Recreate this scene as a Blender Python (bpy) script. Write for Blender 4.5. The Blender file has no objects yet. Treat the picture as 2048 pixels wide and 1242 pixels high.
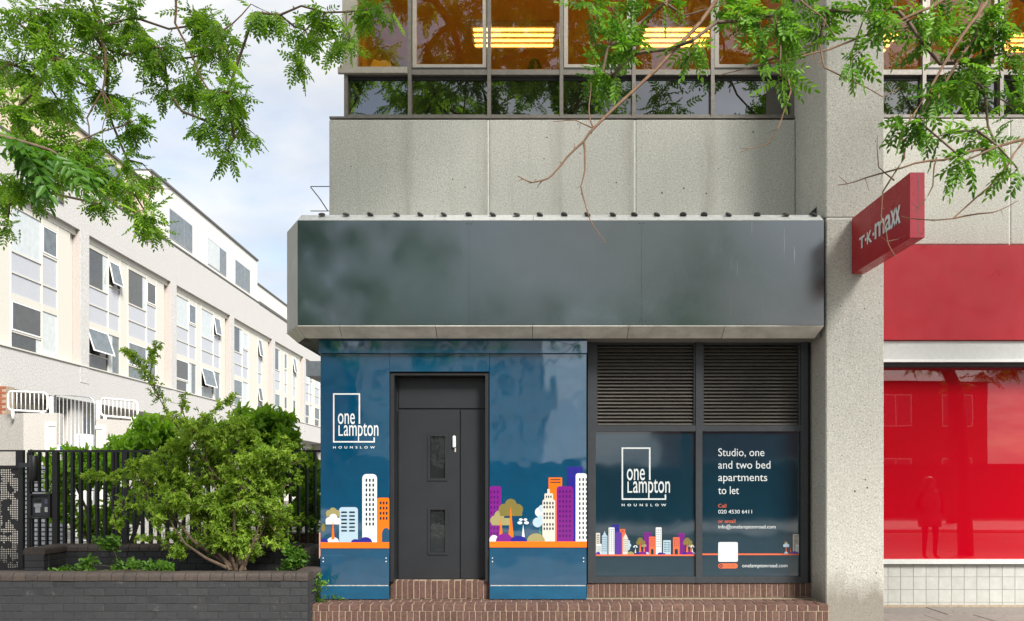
import bpy, math, random
import numpy as np
from mathutils import Matrix, Vector
R = math.radians
random.seed(7); rng = np.random.default_rng(11)
scene = bpy.context.scene
COL = scene.collection

# ------------------------------------------------------------------ camera
F, CX, CY, EYE = 1670.0, 1050.0, 955.0, 1.65
cam_d = bpy.data.cameras.new('camera'); cam = bpy.data.objects.new('camera', cam_d); COL.objects.link(cam)
cam.location = (0, 0, EYE); cam.rotation_euler = (R(90), 0, 0)
cam_d.sensor_fit = 'HORIZONTAL'; cam_d.sensor_width = 36.0
cam_d.lens = 36.0 * F / 2048.0
cam_d.shift_x = -(CX - 1024.0) / 2048.0
cam_d.shift_y = (CY - 621.0) / 2048.0
cam_d.clip_start = 0.05; cam_d.clip_end = 3000
scene.camera = cam

# ------------------------------------------------------------------ sky and sun
SUN_EL, SUN_AZ = 40.0, 146.0            # azimuth clockwise from +Y: behind the camera, to the right
world = bpy.data.worlds.new('World'); scene.world = world; world.use_nodes = True
wt = world.node_tree; wt.nodes.clear()
def wn(t, **k):
    n = wt.nodes.new(t)
    for a, b in k.items(): setattr(n, a, b)
    return n
sky = wn('ShaderNodeTexSky'); sky.sky_type = 'NISHITA'; sky.sun_disc = False
sky.sun_elevation = R(SUN_EL); sky.sun_rotation = R(SUN_AZ); sky.air_density = 1.0; sky.dust_density = 1.5
tc = wn('ShaderNodeTexCoord'); sep = wn('ShaderNodeSeparateXYZ')
wt.links.new(tc.outputs['Generated'], sep.inputs[0])
ad = wn('ShaderNodeMath', operation='ABSOLUTE'); wt.links.new(sep.outputs[2], ad.inputs[0])
ad2 = wn('ShaderNodeMath', operation='ADD'); wt.links.new(ad.outputs[0], ad2.inputs[0]); ad2.inputs[1].default_value = 0.25
dx = wn('ShaderNodeMath', operation='DIVIDE'); wt.links.new(sep.outputs[0], dx.inputs[0]); wt.links.new(ad2.outputs[0], dx.inputs[1])
dy = wn('ShaderNodeMath', operation='DIVIDE'); wt.links.new(sep.outputs[1], dy.inputs[0]); wt.links.new(ad2.outputs[0], dy.inputs[1])
cmb = wn('ShaderNodeCombineXYZ'); wt.links.new(dx.outputs[0], cmb.inputs[0]); wt.links.new(dy.outputs[0], cmb.inputs[1])
n1 = wn('ShaderNodeTexNoise'); n1.inputs['Scale'].default_value = 1.1; n1.inputs['Detail'].default_value = 7; n1.inputs['Roughness'].default_value = 0.55
wt.links.new(cmb.outputs[0], n1.inputs['Vector'])
cr = wn('ShaderNodeValToRGB'); cr.color_ramp.elements[0].position = 0.33; cr.color_ramp.elements[1].position = 0.52
cr.color_ramp.elements[0].color = (.25, .25, .25, 1); cr.color_ramp.elements[1].color = (1, 1, 1, 1)
wt.links.new(n1.outputs['Fac'], cr.inputs[0])
n2 = wn('ShaderNodeTexNoise'); n2.inputs['Scale'].default_value = 2.3; n2.inputs['Detail'].default_value = 5
wt.links.new(cmb.outputs[0], n2.inputs['Vector'])
cc = wn('ShaderNodeValToRGB'); cc.color_ramp.elements[0].position = 0.3; cc.color_ramp.elements[1].position = 0.62
cc.color_ramp.elements[0].color = (3.0, 3.15, 3.4, 1); cc.color_ramp.elements[1].color = (4.5, 4.5, 4.45, 1)
wt.links.new(n2.outputs['Fac'], cc.inputs[0])
mx = wn('ShaderNodeMix', data_type='RGBA')
wt.links.new(cr.outputs[0], mx.inputs['Factor']); wt.links.new(sky.outputs[0], mx.inputs['A']); wt.links.new(cc.outputs[0], mx.inputs['B'])
bg = wn('ShaderNodeBackground'); bg.inputs['Strength'].default_value = 0.1
wt.links.new(mx.outputs['Result'], bg.inputs['Color'])
wo = wn('ShaderNodeOutputWorld'); wt.links.new(bg.outputs[0], wo.inputs['Surface'])
sun_d = bpy.data.lights.new('sun', 'SUN'); sun_d.energy = 3.5; sun_d.angle = R(18); sun_d.color = (1, .965, .915)
sun = bpy.data.objects.new('sun', sun_d); COL.objects.link(sun)
sd = Vector((math.sin(R(SUN_AZ)) * math.cos(R(SUN_EL)), math.cos(R(SUN_AZ)) * math.cos(R(SUN_EL)), math.sin(R(SUN_EL))))
sun.rotation_euler = sd.to_track_quat('Z', 'Y').to_euler(); sun.location = (0, 0, 30)
vs = scene.view_settings
vs.view_transform = 'Standard'; vs.look = 'None'; vs.exposure = 1.22; vs.gamma = 1.0; vs.use_curve_mapping = False
scene.render.resolution_x = 1024; scene.render.resolution_y = 621

# ------------------------------------------------------------------ helpers
def X(px, Y): return (px - CX) * Y / F
def Z(py, Y): return EYE + (CY - py) * Y / F
def P(px, py, Y): return Vector((X(px, Y), Y, Z(py, Y)))

class MB:
    def __init__(s): s.v = []; s.f = []; s.m = []
    def poly(s, pts, mi=0):
        b = len(s.v); s.v += [tuple(p) for p in pts]; s.f.append(tuple(range(b, b + len(pts)))); s.m.append(mi); return s
    def box(s, x0, x1, y0, y1, z0, z1, mi=0, b=0.0):
        if b <= 0:
            o = len(s.v)
            s.v += [(x0,y0,z0),(x1,y0,z0),(x1,y1,z0),(x0,y1,z0),(x0,y0,z1),(x1,y0,z1),(x1,y1,z1),(x0,y1,z1)]
            for q in ((0,3,2,1),(4,5,6,7),(0,1,5,4),(1,2,6,5),(2,3,7,6),(3,0,4,7)):
                s.f.append(tuple(o + i for i in q)); s.m.append(mi)
            return s
        o = len(s.v); idx = {}
        for i, x in enumerate((x0, x1)):
            for j, y in enumerate((y0, y1)):
                for k, z in enumerate((z0, z1)):
                    sx, sy, sz = (1, -1)[i], (1, -1)[j], (1, -1)[k]
                    idx[i,j,k,0] = len(s.v); s.v.append((x, y + sy*b, z + sz*b))
                    idx[i,j,k,1] = len(s.v); s.v.append((x + sx*b, y, z + sz*b))
                    idx[i,j,k,2] = len(s.v); s.v.append((x + sx*b, y + sy*b, z))
        def q(*ks):
            s.f.append(tuple(idx[k] for k in ks)); s.m.append(mi)
        for i in (0, 1):
            L = [(i,0,0,0),(i,0,1,0),(i,1,1,0),(i,1,0,0)]; q(*(L if i == 0 else L[::-1]))
            L = [(0,i,0,1),(1,i,0,1),(1,i,1,1),(0,i,1,1)]; q(*(L if i == 0 else L[::-1]))
            L = [(0,0,i,2),(0,1,i,2),(1,1,i,2),(1,0,i,2)]; q(*(L if i == 0 else L[::-1]))
        for j in (0, 1):
            for k in (0, 1):
                q((0,j,k,1),(1,j,k,1),(1,j,k,2),(0,j,k,2))
                q((j,0,k,0),(j,1,k,0),(j,1,k,2),(j,0,k,2))
                q((j,k,0,0),(j,k,1,0),(j,k,1,1),(j,k,0,1))
        for i in (0, 1):
            for j in (0, 1):
                for k in (0, 1): q((i,j,k,0),(i,j,k,1),(i,j,k,2))
        return s
    def prism(s, pts, d, mi=0):
        """closed polygon pts (3D, planar) extruded by vector d"""
        n = len(pts); o = len(s.v); d = Vector(d)
        s.v += [tuple(p) for p in pts] + [tuple(Vector(p) + d) for p in pts]
        s.f.append(tuple(range(o, o + n))); s.m.append(mi)
        s.f.append(tuple(range(o + 2*n - 1, o + n - 1, -1))); s.m.append(mi)
        for i in range(n):
            j = (i + 1) % n; s.f.append((o + i, o + n + i, o + n + j, o + j)); s.m.append(mi)
        return s
    def tube(s, path, rad, n=6, mi=0, cap=True):
        path = [Vector(p) for p in path]; o = len(s.v); k = len(path)
        if not hasattr(rad, '__len__'): rad = [rad] * k
        ref = Vector((0.31, 0.17, 0.93))
        for i, p in enumerate(path):
            t = (path[min(i+1, k-1)] - path[max(i-1, 0)])
            if t.length < 1e-9: t = Vector((0, 0, 1))
            t.normalize()
            r0 = ref if abs(t.dot(ref)) < .95 else Vector((1, 0, 0))
            a = t.cross(r0).normalized(); b = t.cross(a)
            for j in range(n):
                c = 2 * math.pi * j / n
                s.v.append(tuple(p + (a * math.cos(c) + b * math.sin(c)) * rad[i]))
        for i in range(k - 1):
            for j in range(n):
                j2 = (j + 1) % n
                s.f.append((o + i*n + j, o + i*n + j2, o + (i+1)*n + j2, o + (i+1)*n + j)); s.m.append(mi)
        if cap:
            s.f.append(tuple(o + j for j in range(n))[::-1]); s.m.append(mi)
            s.f.append(tuple(o + (k-1)*n + j for j in range(n))); s.m.append(mi)
        return s
    def lathe(s, c, prof, n=16, mi=0):
        """prof: list of (radius, z) about the vertical through c"""
        o = len(s.v); k = len(prof)
        for r, z in prof:
            for j in range(n):
                a = 2*math.pi*j/n; s.v.append((c[0] + r*math.cos(a), c[1] + r*math.sin(a), c[2] + z))
        for i in range(k-1):
            for j in range(n):
                j2 = (j+1) % n; s.f.append((o+i*n+j, o+i*n+j2, o+(i+1)*n+j2, o+(i+1)*n+j)); s.m.append(mi)
        s.f.append(tuple(o+j for j in range(n))[::-1]); s.m.append(mi)
        s.f.append(tuple(o+(k-1)*n+j for j in range(n))); s.m.append(mi)
        return s
    def mesh(s, name, mats, smooth=False):
        me = bpy.data.meshes.new(name); me.from_pydata(s.v, [], s.f)
        for m in (mats if isinstance(mats, (list, tuple)) else [mats]): me.materials.append(m)
        me.polygons.foreach_set('material_index', s.m)
        if smooth: me.polygons.foreach_set('use_smooth', [True] * len(s.f))
        me.update(); return me
    def build(s, name, mats, parent=None, smooth=False):
        return link(name, s.mesh(name, mats, smooth), parent)

def link(name, me, parent=None, loc=None, rot=None):
    o = bpy.data.objects.new(name, me); COL.objects.link(o)
    if loc is not None: o.location = loc
    if rot is not None: o.rotation_euler = rot
    if parent is not None:
        o.parent = parent
        if parent.type == 'EMPTY' and '_inv' in parent:
            o.matrix_parent_inverse = Matrix.Translation(parent.location).inverted()
    return o
def thing(name, label, cat, loc=(0, 0, 0), group=None, rotz=None):
    o = bpy.data.objects.new(name, None); COL.objects.link(o); o.location = loc; o.empty_display_size = .2
    o['label'] = label; o['category'] = cat
    if group: o['group'] = group
    if rotz is not None: o.rotation_euler.z = rotz
    else: o['_inv'] = 1
    return o
def tag(o, label, cat, group=None):
    o['label'] = label; o['category'] = cat
    if group: o['group'] = group
    return o
def struct(o): o['kind'] = 'structure'; return o
# ------------------------------------------------------------------ materials
class NT:
    def __init__(s, name):
        s.m = bpy.data.materials.new(name); s.m.use_nodes = True; s.t = s.m.node_tree
        s.b = s.t.nodes['Principled BSDF']; s.out = s.t.nodes['Material Output']
    def n(s, t, **k):
        n = s.t.nodes.new(t)
        for a, b in k.items():
            if a in n.inputs and not hasattr(type(n), a): n.inputs[a].default_value = b
            else: setattr(n, a, b)
        return n
    def l(s, a, b): s.t.links.new(a, b)
    def co(s, kind='Object', scale=(1, 1, 1), rnd=False):
        t = s.n('ShaderNodeTexCoord'); mp = s.n('ShaderNodeMapping'); mp.inputs['Scale'].default_value = scale
        s.l(t.outputs[kind], mp.inputs['Vector'])
        if rnd:
            oi = s.n('ShaderNodeObjectInfo'); mu = s.n('ShaderNodeMath', operation='MULTIPLY'); mu.inputs[1].default_value = 37.0
            s.l(oi.outputs['Random'], mu.inputs[0]); s.l(mu.outputs[0], mp.inputs['Location'])
        return mp.outputs[0]
    def noise(s, vec, scale, detail=4, rough=.55, dist=0.0):
        n = s.n('ShaderNodeTexNoise'); n.inputs['Scale'].default_value = scale; n.inputs['Detail'].default_value = detail
        n.inputs['Roughness'].default_value = rough; n.inputs['Distortion'].default_value = dist
        s.l(vec, n.inputs['Vector']); return n.outputs['Fac']
    def ramp(s, fac, stops):
        r = s.n('ShaderNodeValToRGB'); e = r.color_ramp.elements
        while len(e) < len(stops): e.new(0.5)
        for i, (p, c) in enumerate(stops):
            e[i].position = p; e[i].color = (*c, 1) if len(c) == 3 else c
        s.l(fac, r.inputs[0]); return r.outputs[0]
    def mix(s, fac, a, b, blend='MIX'):
        m = s.n('ShaderNodeMix', data_type='RGBA', blend_type=blend)
        for k, v in (('Factor', fac), ('A', a), ('B', b)):
            if isinstance(v, (int, float)): m.inputs[k].default_value = v
            elif isinstance(v, tuple): m.inputs[k].default_value = (*v, 1) if len(v) == 3 else v
            else: s.l(v, m.inputs[k])
        return m.outputs['Result']
    def bump(s, h, strength, dist=.01):
        b = s.n('ShaderNodeBump'); b.inputs['Strength'].default_value = strength; b.inputs['Distance'].default_value = dist
        s.l(h, b.inputs['Height']); s.l(b.outputs[0], s.b.inputs['Normal']); return b
    def set(s, **k):
        for a, v in k.items():
            i = s.b.inputs[a.replace('_', ' ')]
            if hasattr(v, 'is_linked') or hasattr(v, 'links'): s.l(v, i)
            elif isinstance(v, tuple) and len(v) == 3: i.default_value = (*v, 1)
            else: i.default_value = v
        return s
def g(v): return (v, v, v)

def mat_plain(name, col, rough=.5, var=.12, spec=.5, bump=.0, scale=18., rnd=False, metallic=0., ior=None, rv=.35):
    k = NT(name); c = k.co(rnd=rnd)
    f = k.noise(c, scale, 5, .6)
    lo = tuple(max(0, v * (1 - var)) for v in col); hi = tuple(min(1, v * (1 + var)) for v in col)
    colr = k.ramp(f, [(.3, lo), (.7, hi)])
    if rnd:
        oi = k.n('ShaderNodeObjectInfo')
        colr = k.mix(rv, colr, k.ramp(oi.outputs['Random'], [(0, tuple(v*.55 for v in col)), (1, tuple(min(1, v*1.35) for v in col))]))
    k.set(Base_Color=colr, Roughness=rough, Metallic=metallic); k.b.inputs['Specular IOR Level'].default_value = spec
    if ior: k.b.inputs['IOR'].default_value = ior
    if bump: k.bump(k.noise(c, scale * 4, 4), bump, .004)
    return k.m

def mat_aggregate(name, base, dark, stains=None, grime=None, pits=True, fine=58., rot=0):
    """exposed-aggregate concrete: speckle, dark holes, run-down stains"""
    k = NT(name); c = k.co()
    sp = k.noise(c, fine, 3, .7)
    col = k.ramp(sp, [(.30, tuple(v*.42 for v in base)), (.42, tuple(v*.85 for v in base)), (.58, base), (.70, tuple(min(1, v*1.35) for v in base))])
    big = k.noise(c, 1.3, 6, .6)
    col = k.mix(k.ramp(big, [(.4, g(.0)), (.8, g(.3))]), col, tuple(v*.8 for v in base), 'MIX')
    st = k.noise(k.co(scale=(4.5, 4.5, .35)), 1.6, 5, .6, .3)
    col = k.mix(k.ramp(st, [(.54, g(0)), (.8, g(.22))]), col, dark)
    if stains:
        t = k.n('ShaderNodeTexCoord'); sx = k.n('ShaderNodeSeparateXYZ'); k.l(t.outputs['Object'], sx.inputs[0])
        wob = k.noise(k.co(scale=(2, 2, .8)), 2.0, 4)
        w2 = k.n('ShaderNodeMath', operation='MULTIPLY_ADD'); k.l(wob, w2.inputs[0]); w2.inputs[1].default_value = .16; k.l(sx.outputs[0], w2.inputs[2])
        mr = k.n('ShaderNodeMapRange'); k.l(w2.outputs[0], mr.inputs['Value'])
        x0, x1 = stains[0] - 1, stains[-1] + 1
        mr.inputs['From Min'].default_value = x0 + .08; mr.inputs['From Max'].default_value = x1 + .08
        stops = [(0, g(0))]
        for sxp in stains:
            for d, v in ((-.2, 0), (-.03, .5), (.06, .0)):
                stops.append(((sxp + d - x0) / (x1 - x0), g(v)))
        rs = k.ramp(mr.outputs[0], stops)
        brk = k.ramp(k.noise(k.co(scale=(6, 6, 1.2)), 2.2, 5), [(.3, g(.25)), (.65, g(1))])
        rs = k.mix(1.0, rs, brk, 'MULTIPLY')
        col = k.mix(rs, col, dark)
    if grime:                                     # splashed dirt at the foot
        t = k.n('ShaderNodeTexCoord'); sx = k.n('ShaderNodeSeparateXYZ'); k.l(t.outputs['Object'], sx.inputs[0])
        ns = k.noise(k.co(scale=(3, 3, 1)), 3., 5)
        w2 = k.n('ShaderNodeMath', operation='MULTIPLY_ADD'); k.l(ns, w2.inputs[0]); w2.inputs[1].default_value = -.5; k.l(sx.outputs[2], w2.inputs[2])
        col = k.mix(k.ramp(w2.outputs[0], [(0.0, g(.75)), (.35, g(0))]), col, grime)
    if pits:
        v = k.n('ShaderNodeTexVoronoi'); v.inputs['Scale'].default_value = 7.; k.l(k.co(), v.inputs['Vector'])
        sel = k.n('ShaderNodeSeparateColor'); k.l(v.outputs['Color'], sel.inputs[0])
        th = k.n('ShaderNodeMath', operation='MULTIPLY'); k.l(sel.outputs[0], th.inputs[0]); th.inputs[1].default_value = .085
        lt = k.n('ShaderNodeMath', operation='LESS_THAN'); k.l(v.outputs['Distance'], lt.inputs[0]); k.l(th.outputs[0], lt.inputs[1])
        col = k.mix(lt.outputs[0], col, tuple(x*.16 for x in base))
    k.set(Base_Color=col, Roughness=.9); k.b.inputs['Specular IOR Level'].default_value = .25
    k.bump(sp, .7, .006)
    return k.m

def mat_gloss(name, col, rough, ior=1.6, wave=.0, wscale=1.5, var=.1, dust=0.0):
    """sheet with a glossy face: slight waviness bends what it mirrors"""
    k = NT(name); c = k.co()
    f = k.noise(c, 5., 6, .6)
    colr = k.ramp(f, [(.3, tuple(v*(1-var) for v in col)), (.7, tuple(v*(1+var) for v in col))])
    k.set(Base_Color=colr, IOR=ior)
    rr = k.n('ShaderNodeMapRange'); k.l(k.noise(c, 3.2, 6, .65), rr.inputs['Value'])
    rr.inputs['From Min'].default_value = .3; rr.inputs['From Max'].default_value = .7
    rr.inputs['To Min'].default_value = rough * .7; rr.inputs['To Max'].default_value = rough * 1.4 + dust
    k.l(rr.outputs[0], k.b.inputs['Roughness'])
    if wave:
        k.bump(k.noise(c, wscale, 2, .4), wave, .05)
    return k.m

def mat_brick(name, c0, c1, dirt, rough=.85, gloss=.3):
    k = NT(name); c = k.co(rnd=True); oi = k.n('ShaderNodeObjectInfo')
    base = k.ramp(oi.outputs['Random'], [(0, c0), (.5, tuple((a+b)/2 for a, b in zip(c0, c1))), (1, c1)])
    f = k.noise(c, 34., 6, .65)
    base = k.mix(k.ramp(f, [(.38, g(.6)), (.62, g(0))]), base, dirt)
    pale = k.noise(c, 11., 5, .7)
    base = k.mix(k.ramp(pale, [(.62, g(0)), (.8, g(.35))]), base, (.34, .3, .25))
    k.set(Base_Color=base, Roughness=rough); k.b.inputs['Specular IOR Level'].default_value = gloss
    k.bump(k.noise(c, 90., 5, .7), .5, .004); return k.m

def mat_leaf(name, dark, light, trans=.4, rough=.42):
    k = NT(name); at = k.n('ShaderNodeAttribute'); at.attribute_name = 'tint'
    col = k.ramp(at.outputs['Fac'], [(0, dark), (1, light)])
    k.set(Base_Color=col, Roughness=rough); k.b.inputs['Specular IOR Level'].default_value = .35
    tr = k.n('ShaderNodeBsdfTranslucent')
    tcol = k.mix(1.0, col, (1.25, 1.3, .55), 'MULTIPLY'); k.l(tcol, tr.inputs['Color'])
    ms = k.n('ShaderNodeMixShader'); ms.inputs[0].default_value = trans
    k.l(k.b.outputs[0], ms.inputs[1]); k.l(tr.outputs[0], ms.inputs[2]); k.l(ms.outputs[0], k.out.inputs['Surface'])
    return k.m

def mat_glass(name, tint, ior=.1, rough=0.0, wave=.03):
    k = NT(name)
    ge = k.n('ShaderNodeNewGeometry'); fr = k.n('ShaderNodeMath', operation='MULTIPLY_ADD'); k.l(ge.outputs['Backfacing'], fr.inputs[0])
    fr.inputs[1].default_value = -ior; fr.inputs[2].default_value = ior          # reflectance of the outer face
    gl = k.n('ShaderNodeBsdfGlossy'); gl.inputs['Roughness'].default_value = rough; gl.inputs['Color'].default_value = (1, 1, 1, 1)
    tr = k.n('ShaderNodeBsdfTransparent'); tr.inputs['Color'].default_value = (*tint, 1)
    if wave:
        b = k.n('ShaderNodeBump'); b.inputs['Strength'].default_value = wave; b.inputs['Distance'].default_value = .05
        k.l(k.noise(k.co(), 1.2, 1), b.inputs['Height']); k.l(b.outputs[0], gl.inputs['Normal'])
    ms = k.n('ShaderNodeMixShader'); k.l(fr.outputs[0], ms.inputs[0]); k.l(tr.outputs[0], ms.inputs[1]); k.l(gl.outputs[0], ms.inputs[2])
    k.l(ms.outputs[0], k.out.inputs['Surface']); return k.m

def mat_emit(name, col, strength):
    k = NT(name); k.set(Base_Color=col); k.b.inputs['Emission Color'].default_value = (*col, 1); k.b.inputs['Emission Strength'].default_value = strength
    return k.m

M = {}
MULL = [818, 975, 1120, 1264, 1421, 1580]
M['conc'] = mat_aggregate('aggregate_concrete', (.56, .552, .505), (.29, .265, .22), stains=[X(p + 4, 10.45) for p in MULL[:5]] )
M['conc_r'] = mat_aggregate('aggregate_concrete_right', (.58, .57, .51), (.36, .34, .29))
M['conc_col'] = mat_aggregate('aggregate_concrete_column', (.53, .515, .46), (.32, .29, .24), grime=(.17, .145, .115))
M['conc_far'] = mat_aggregate('white_render_concrete', (.56, .55, .53), (.43, .415, .39), pits=False, fine=22.)
M['conc_jamb'] = mat_aggregate('pink_aggregate_jamb', (.47, .42, .39), (.36, .31, .28), pits=False, fine=30.)
M['conc_ramp'] = mat_aggregate('grey_aggregate_ramp', (.50, .475, .44), (.36, .33, .29), pits=False, fine=40.)
M['seal'] = mat_plain('white_joint_sealant', (.72, .72, .68), .6)
M['bronze'] = mat_plain('bronze_anodised_frame', (.19, .17, .15), .42, .15, metallic=.35)
M['bronze_lt'] = mat_plain('pale_bronze_frame', (.36, .325, .275), .5, .1)
M['black'] = mat_plain('black_gasket', (.012, .012, .012), .6)
M['glass_up'] = mat_glass('bronze_tinted_glass', (.88, .71, .40), .12)
M['glass_sp'] = mat_gloss('dark_spandrel_glass', (.008, .007, .005), .012, 2.5, .03, 1.2)
M['ceil'] = mat_plain('warm_ceiling_tile', (.74, .54, .30), .8, .06)
M['room'] = mat_plain('office_wall', (.55, .42, .28), .9, .06)
M['tube'] = mat_emit('fluorescent_tube', (1, .66, .30), 4.2)
def fascia():
    m_ = mat_gloss('grey_fascia_sheet', (.023, .042, .047), .15, 2.2, .07, .7)
    k = NT.__new__(NT); k.m = m_; k.t = m_.node_tree; k.b = k.t.nodes['Principled BSDF']
    old = k.b.inputs['Base Color'].links[0].from_socket
    st = k.noise(k.co(scale=(55, 1, .8)), 1.0, 3, .5)                     # pale drips run down the right-hand end
    t = k.n('ShaderNodeTexCoord'); sx = k.n('ShaderNodeSeparateXYZ'); k.l(t.outputs['Object'], sx.inputs[0])
    mr = k.n('ShaderNodeMapRange'); k.l(sx.outputs[0], mr.inputs['Value']); mr.inputs['From Min'].default_value = 1.8; mr.inputs['From Max'].default_value = 3.1
    mu = k.n('ShaderNodeMath', operation='MULTIPLY'); k.l(k.ramp(st, [(.70, g(0)), (.73, g(.55))]), mu.inputs[0]); k.l(mr.outputs[0], mu.inputs[1])
    k.l(k.mix(mu.outputs[0], old, (.5, .5, .5)), k.b.inputs['Base Color']); return m_
M['fascia'] = fascia()
M['trim'] = mat_plain('pale_metal_trim', (.58, .58, .56), .45, .12)
M['cham'] = mat_plain('weathered_metal_underside', (.58, .56, .50), .5, .22, scale=5)
M['edge'] = mat_plain('grey_metal_splay', (.30, .305, .29), .4, .15, scale=3)
M['soffit'] = mat_plain('soffit_board', (.20, .19, .17), .8)
M['cap'] = mat_plain('dark_cap', (.055, .05, .047), .7, .3)
M['blue'] = mat_gloss('blue_gloss_hoarding', (.001, .062, .132), .03, 2.15, .16, 2.0, dust=.03)
M['blue_dk'] = mat_gloss('dark_teal_film', (.003, .030, .050), .05, 2.0, .06, 1.6)
def chipped(name, col):
    k = NT(name); c = k.co(scale=(1, 1, 1.6))
    f = k.noise(c, 9., 8, .75)
    col2 = k.ramp(k.noise(c, 3., 5), [(.3, tuple(v*.8 for v in col)), (.7, tuple(v*1.2 for v in col))])
    col2 = k.mix(k.ramp(f, [(.70, g(0)), (.72, g(1))]), col2, (.42, .38, .32))
    k.set(Base_Color=col2, Roughness=.45); k.bump(f, .15, .004); return k.m
M['blue_base'] = chipped('chipped_blue_board', (.006, .083, .165))
M['chip'] = mat_plain('bare_chipped_edge', (.5, .47, .42), .9, .4, scale=40)
def door_mat():
    k = NT('dark_grey_door_paint'); c = k.co()
    col = k.ramp(k.noise(c, 3., 6), [(.3, (.012, .0135, .0165)), (.7, (.017, .019, .0225))])
    f = k.noise(c, 26., 8, .8)
    col = k.mix(k.ramp(f, [(.70, g(0)), (.73, g(.7))]), col, (.30, .28, .25))
    k.set(Base_Color=col, Roughness=.5); k.bump(k.noise(c, 60., 3), .12, .003); return k.m
M['door'] = door_mat()
M['frame'] = mat_plain('dark_grey_frame', (.036, .040, .046), .5, .15)
M['louvre'] = mat_plain('grimy_louvre', (.15, .138, .12), .6, .25, scale=9, rnd=True)
M['wired'] = mat_gloss('wired_glass', (.016, .02, .021), .06, 1.8, .05, 6)
M['white'] = mat_plain('white_plastic', (.78, .78, .76), .35, .03)
M['brick'] = mat_brick('brown_brick', (.135, .068, .052), (.19, .105, .082), (.055, .038, .032))
M['mortar'] = mat_plain('sandy_mortar', (.34, .265, .19), .95, .25, bump=.5, scale=30)
M['pbrick'] = mat_brick('black_painted_brick', (.033, .034, .037), (.046, .047, .050), (.028, .028, .029), .6, .45)
M['pcope'] = mat_brick('worn_painted_coping', (.038, .036, .036), (.066, .055, .048), (.10, .066, .048), .65, .4)
M['pmort'] = mat_plain('black_painted_joint', (.026, .027, .029), .8, .3, bump=.4, scale=30)
M['soil'] = mat_plain('planter_soil', (.045, .032, .022), .95, .4, bump=.8, scale=14)
M['red_glass'] = mat_gloss('red_backed_glass', (.385, .001, .009), .008, 1.8, .02, .8, var=.02)
M['red_fas'] = mat_gloss('red_fascia_sheet', (.42, .010, .020), .36, 1.45, .0, var=.05)
M['red_sign'] = mat_gloss('red_sign_face', (.40, .006, .014), .3, 1.35, .0, var=.06)
M['red_rim'] = mat_gloss('red_sign_rim', (.40, .018, .034), .3, 1.5, .0, var=.06)
M['tile'] = mat_plain('pale_grey_tile', (.44, .44, .405), .28, .10, rnd=True, scale=9, rv=.12)
M['grout'] = mat_plain('tile_grout', (.31, .305, .28), .9)
M['panelw'] = mat_plain('pale_painted_board', (.55, .56, .54), .5, .06)
M['railing'] = mat_plain('black_railing_paint', (.016, .016, .018), .42, .2)
M['silver'] = mat_plain('galvanised_steel', (.48, .50, .52), .4, .15, metallic=.6)
M['lavender'] = mat_plain('grey_glass_spandrel', (.44, .455, .49), .08, .06)
M['cream'] = mat_plain('cream_cladding', (.60, .58, .51), .5, .05)
M['glass_far'] = mat_gloss('window_glass_pale', (.10, .125, .135), .02, 2.0, .04, .7, var=.35)
M['glass_dark'] = mat_gloss('window_glass_dark', (.045, .05, .052), .02, 1.8, .02, .7, var=.25)
M['glass_white'] = mat_gloss('window_with_blind', (.52, .56, .56), .05, 1.8, .02, .7, var=.10)
M['tan'] = mat_plain('tan_render', (.60, .50, .38), .9, .05)
M['render'] = mat_plain('white_cladding_panel', (.66, .65, .61), .6, .05)
M['flash'] = mat_plain('dark_flashing', (.10, .095, .085), .5)
M['redbrick'] = mat_brick('red_brick', (.30, .085, .045), (.38, .13, .07), (.2, .06, .035))
M['wood'] = mat_plain('brown_timber', (.27, .15, .06), .8, .3, scale=12)
M['asphalt'] = mat_plain('asphalt', (.055, .055, .057), .9, .25, bump=.5, scale=30)
M['slab'] = mat_plain('paving_slab', (.20, .18, .16), .9, .25, bump=.5, scale=16, rnd=True)
M['pave'] = mat_plain('pavement_bed', (.15, .14, .125), .95, .25, bump=.4, scale=20)
M['kerb'] = mat_plain('granite_kerb', (.30, .29, .28), .85, .2, scale=40)
M['bark'] = mat_plain('tree_bark', (.12, .082, .055), .9, .35, bump=.8, scale=20)
M['twig'] = mat_plain('brown_twig', (.17, .098, .055), .8, .3)
M['leaf_l'] = mat_leaf('pinnate_leaf_light', (.06, .17, .016), (.30, .50, .05), .58)
M['leaf_r'] = mat_leaf('pinnate_leaf_green', (.035, .12, .012), (.18, .36, .036), .5)
M['leaf_bush'] = mat_leaf('thorn_bush_leaf', (.085, .21, .022), (.47, .64, .085), .48)
M['leaf_laurel'] = mat_leaf('laurel_leaf', (.07, .20, .016), (.36, .62, .05), .5, .3)
M['leaf_weed'] = mat_leaf('weed_leaf', (.05, .14, .015), (.16, .32, .04), .4)
def pr(name, c): M[name] = mat_gloss('print_' + name, c, .12, 1.6, .06, 1.6, var=.02)
pr('orange', (.90, .17, .008)); pr('pwhite', (.74, .77, .77)); pr('pblue', (.42, .56, .66)); pr('olive', (.20, .165, .045))
pr('olive2', (.34, .30, .13)); pr('purple', (.19, .014, .22)); pr('dpurple', (.075, .008, .12)); pr('navy', (.020, .018, .24)); pr('pcream', (.66, .62, .54))
pr('salmon', (.80, .15, .065)); pr('green', (.03, .25, .15)); pr('pdark', (.01, .03, .045)); pr('lilac', (.10, .04, .30))
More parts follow.
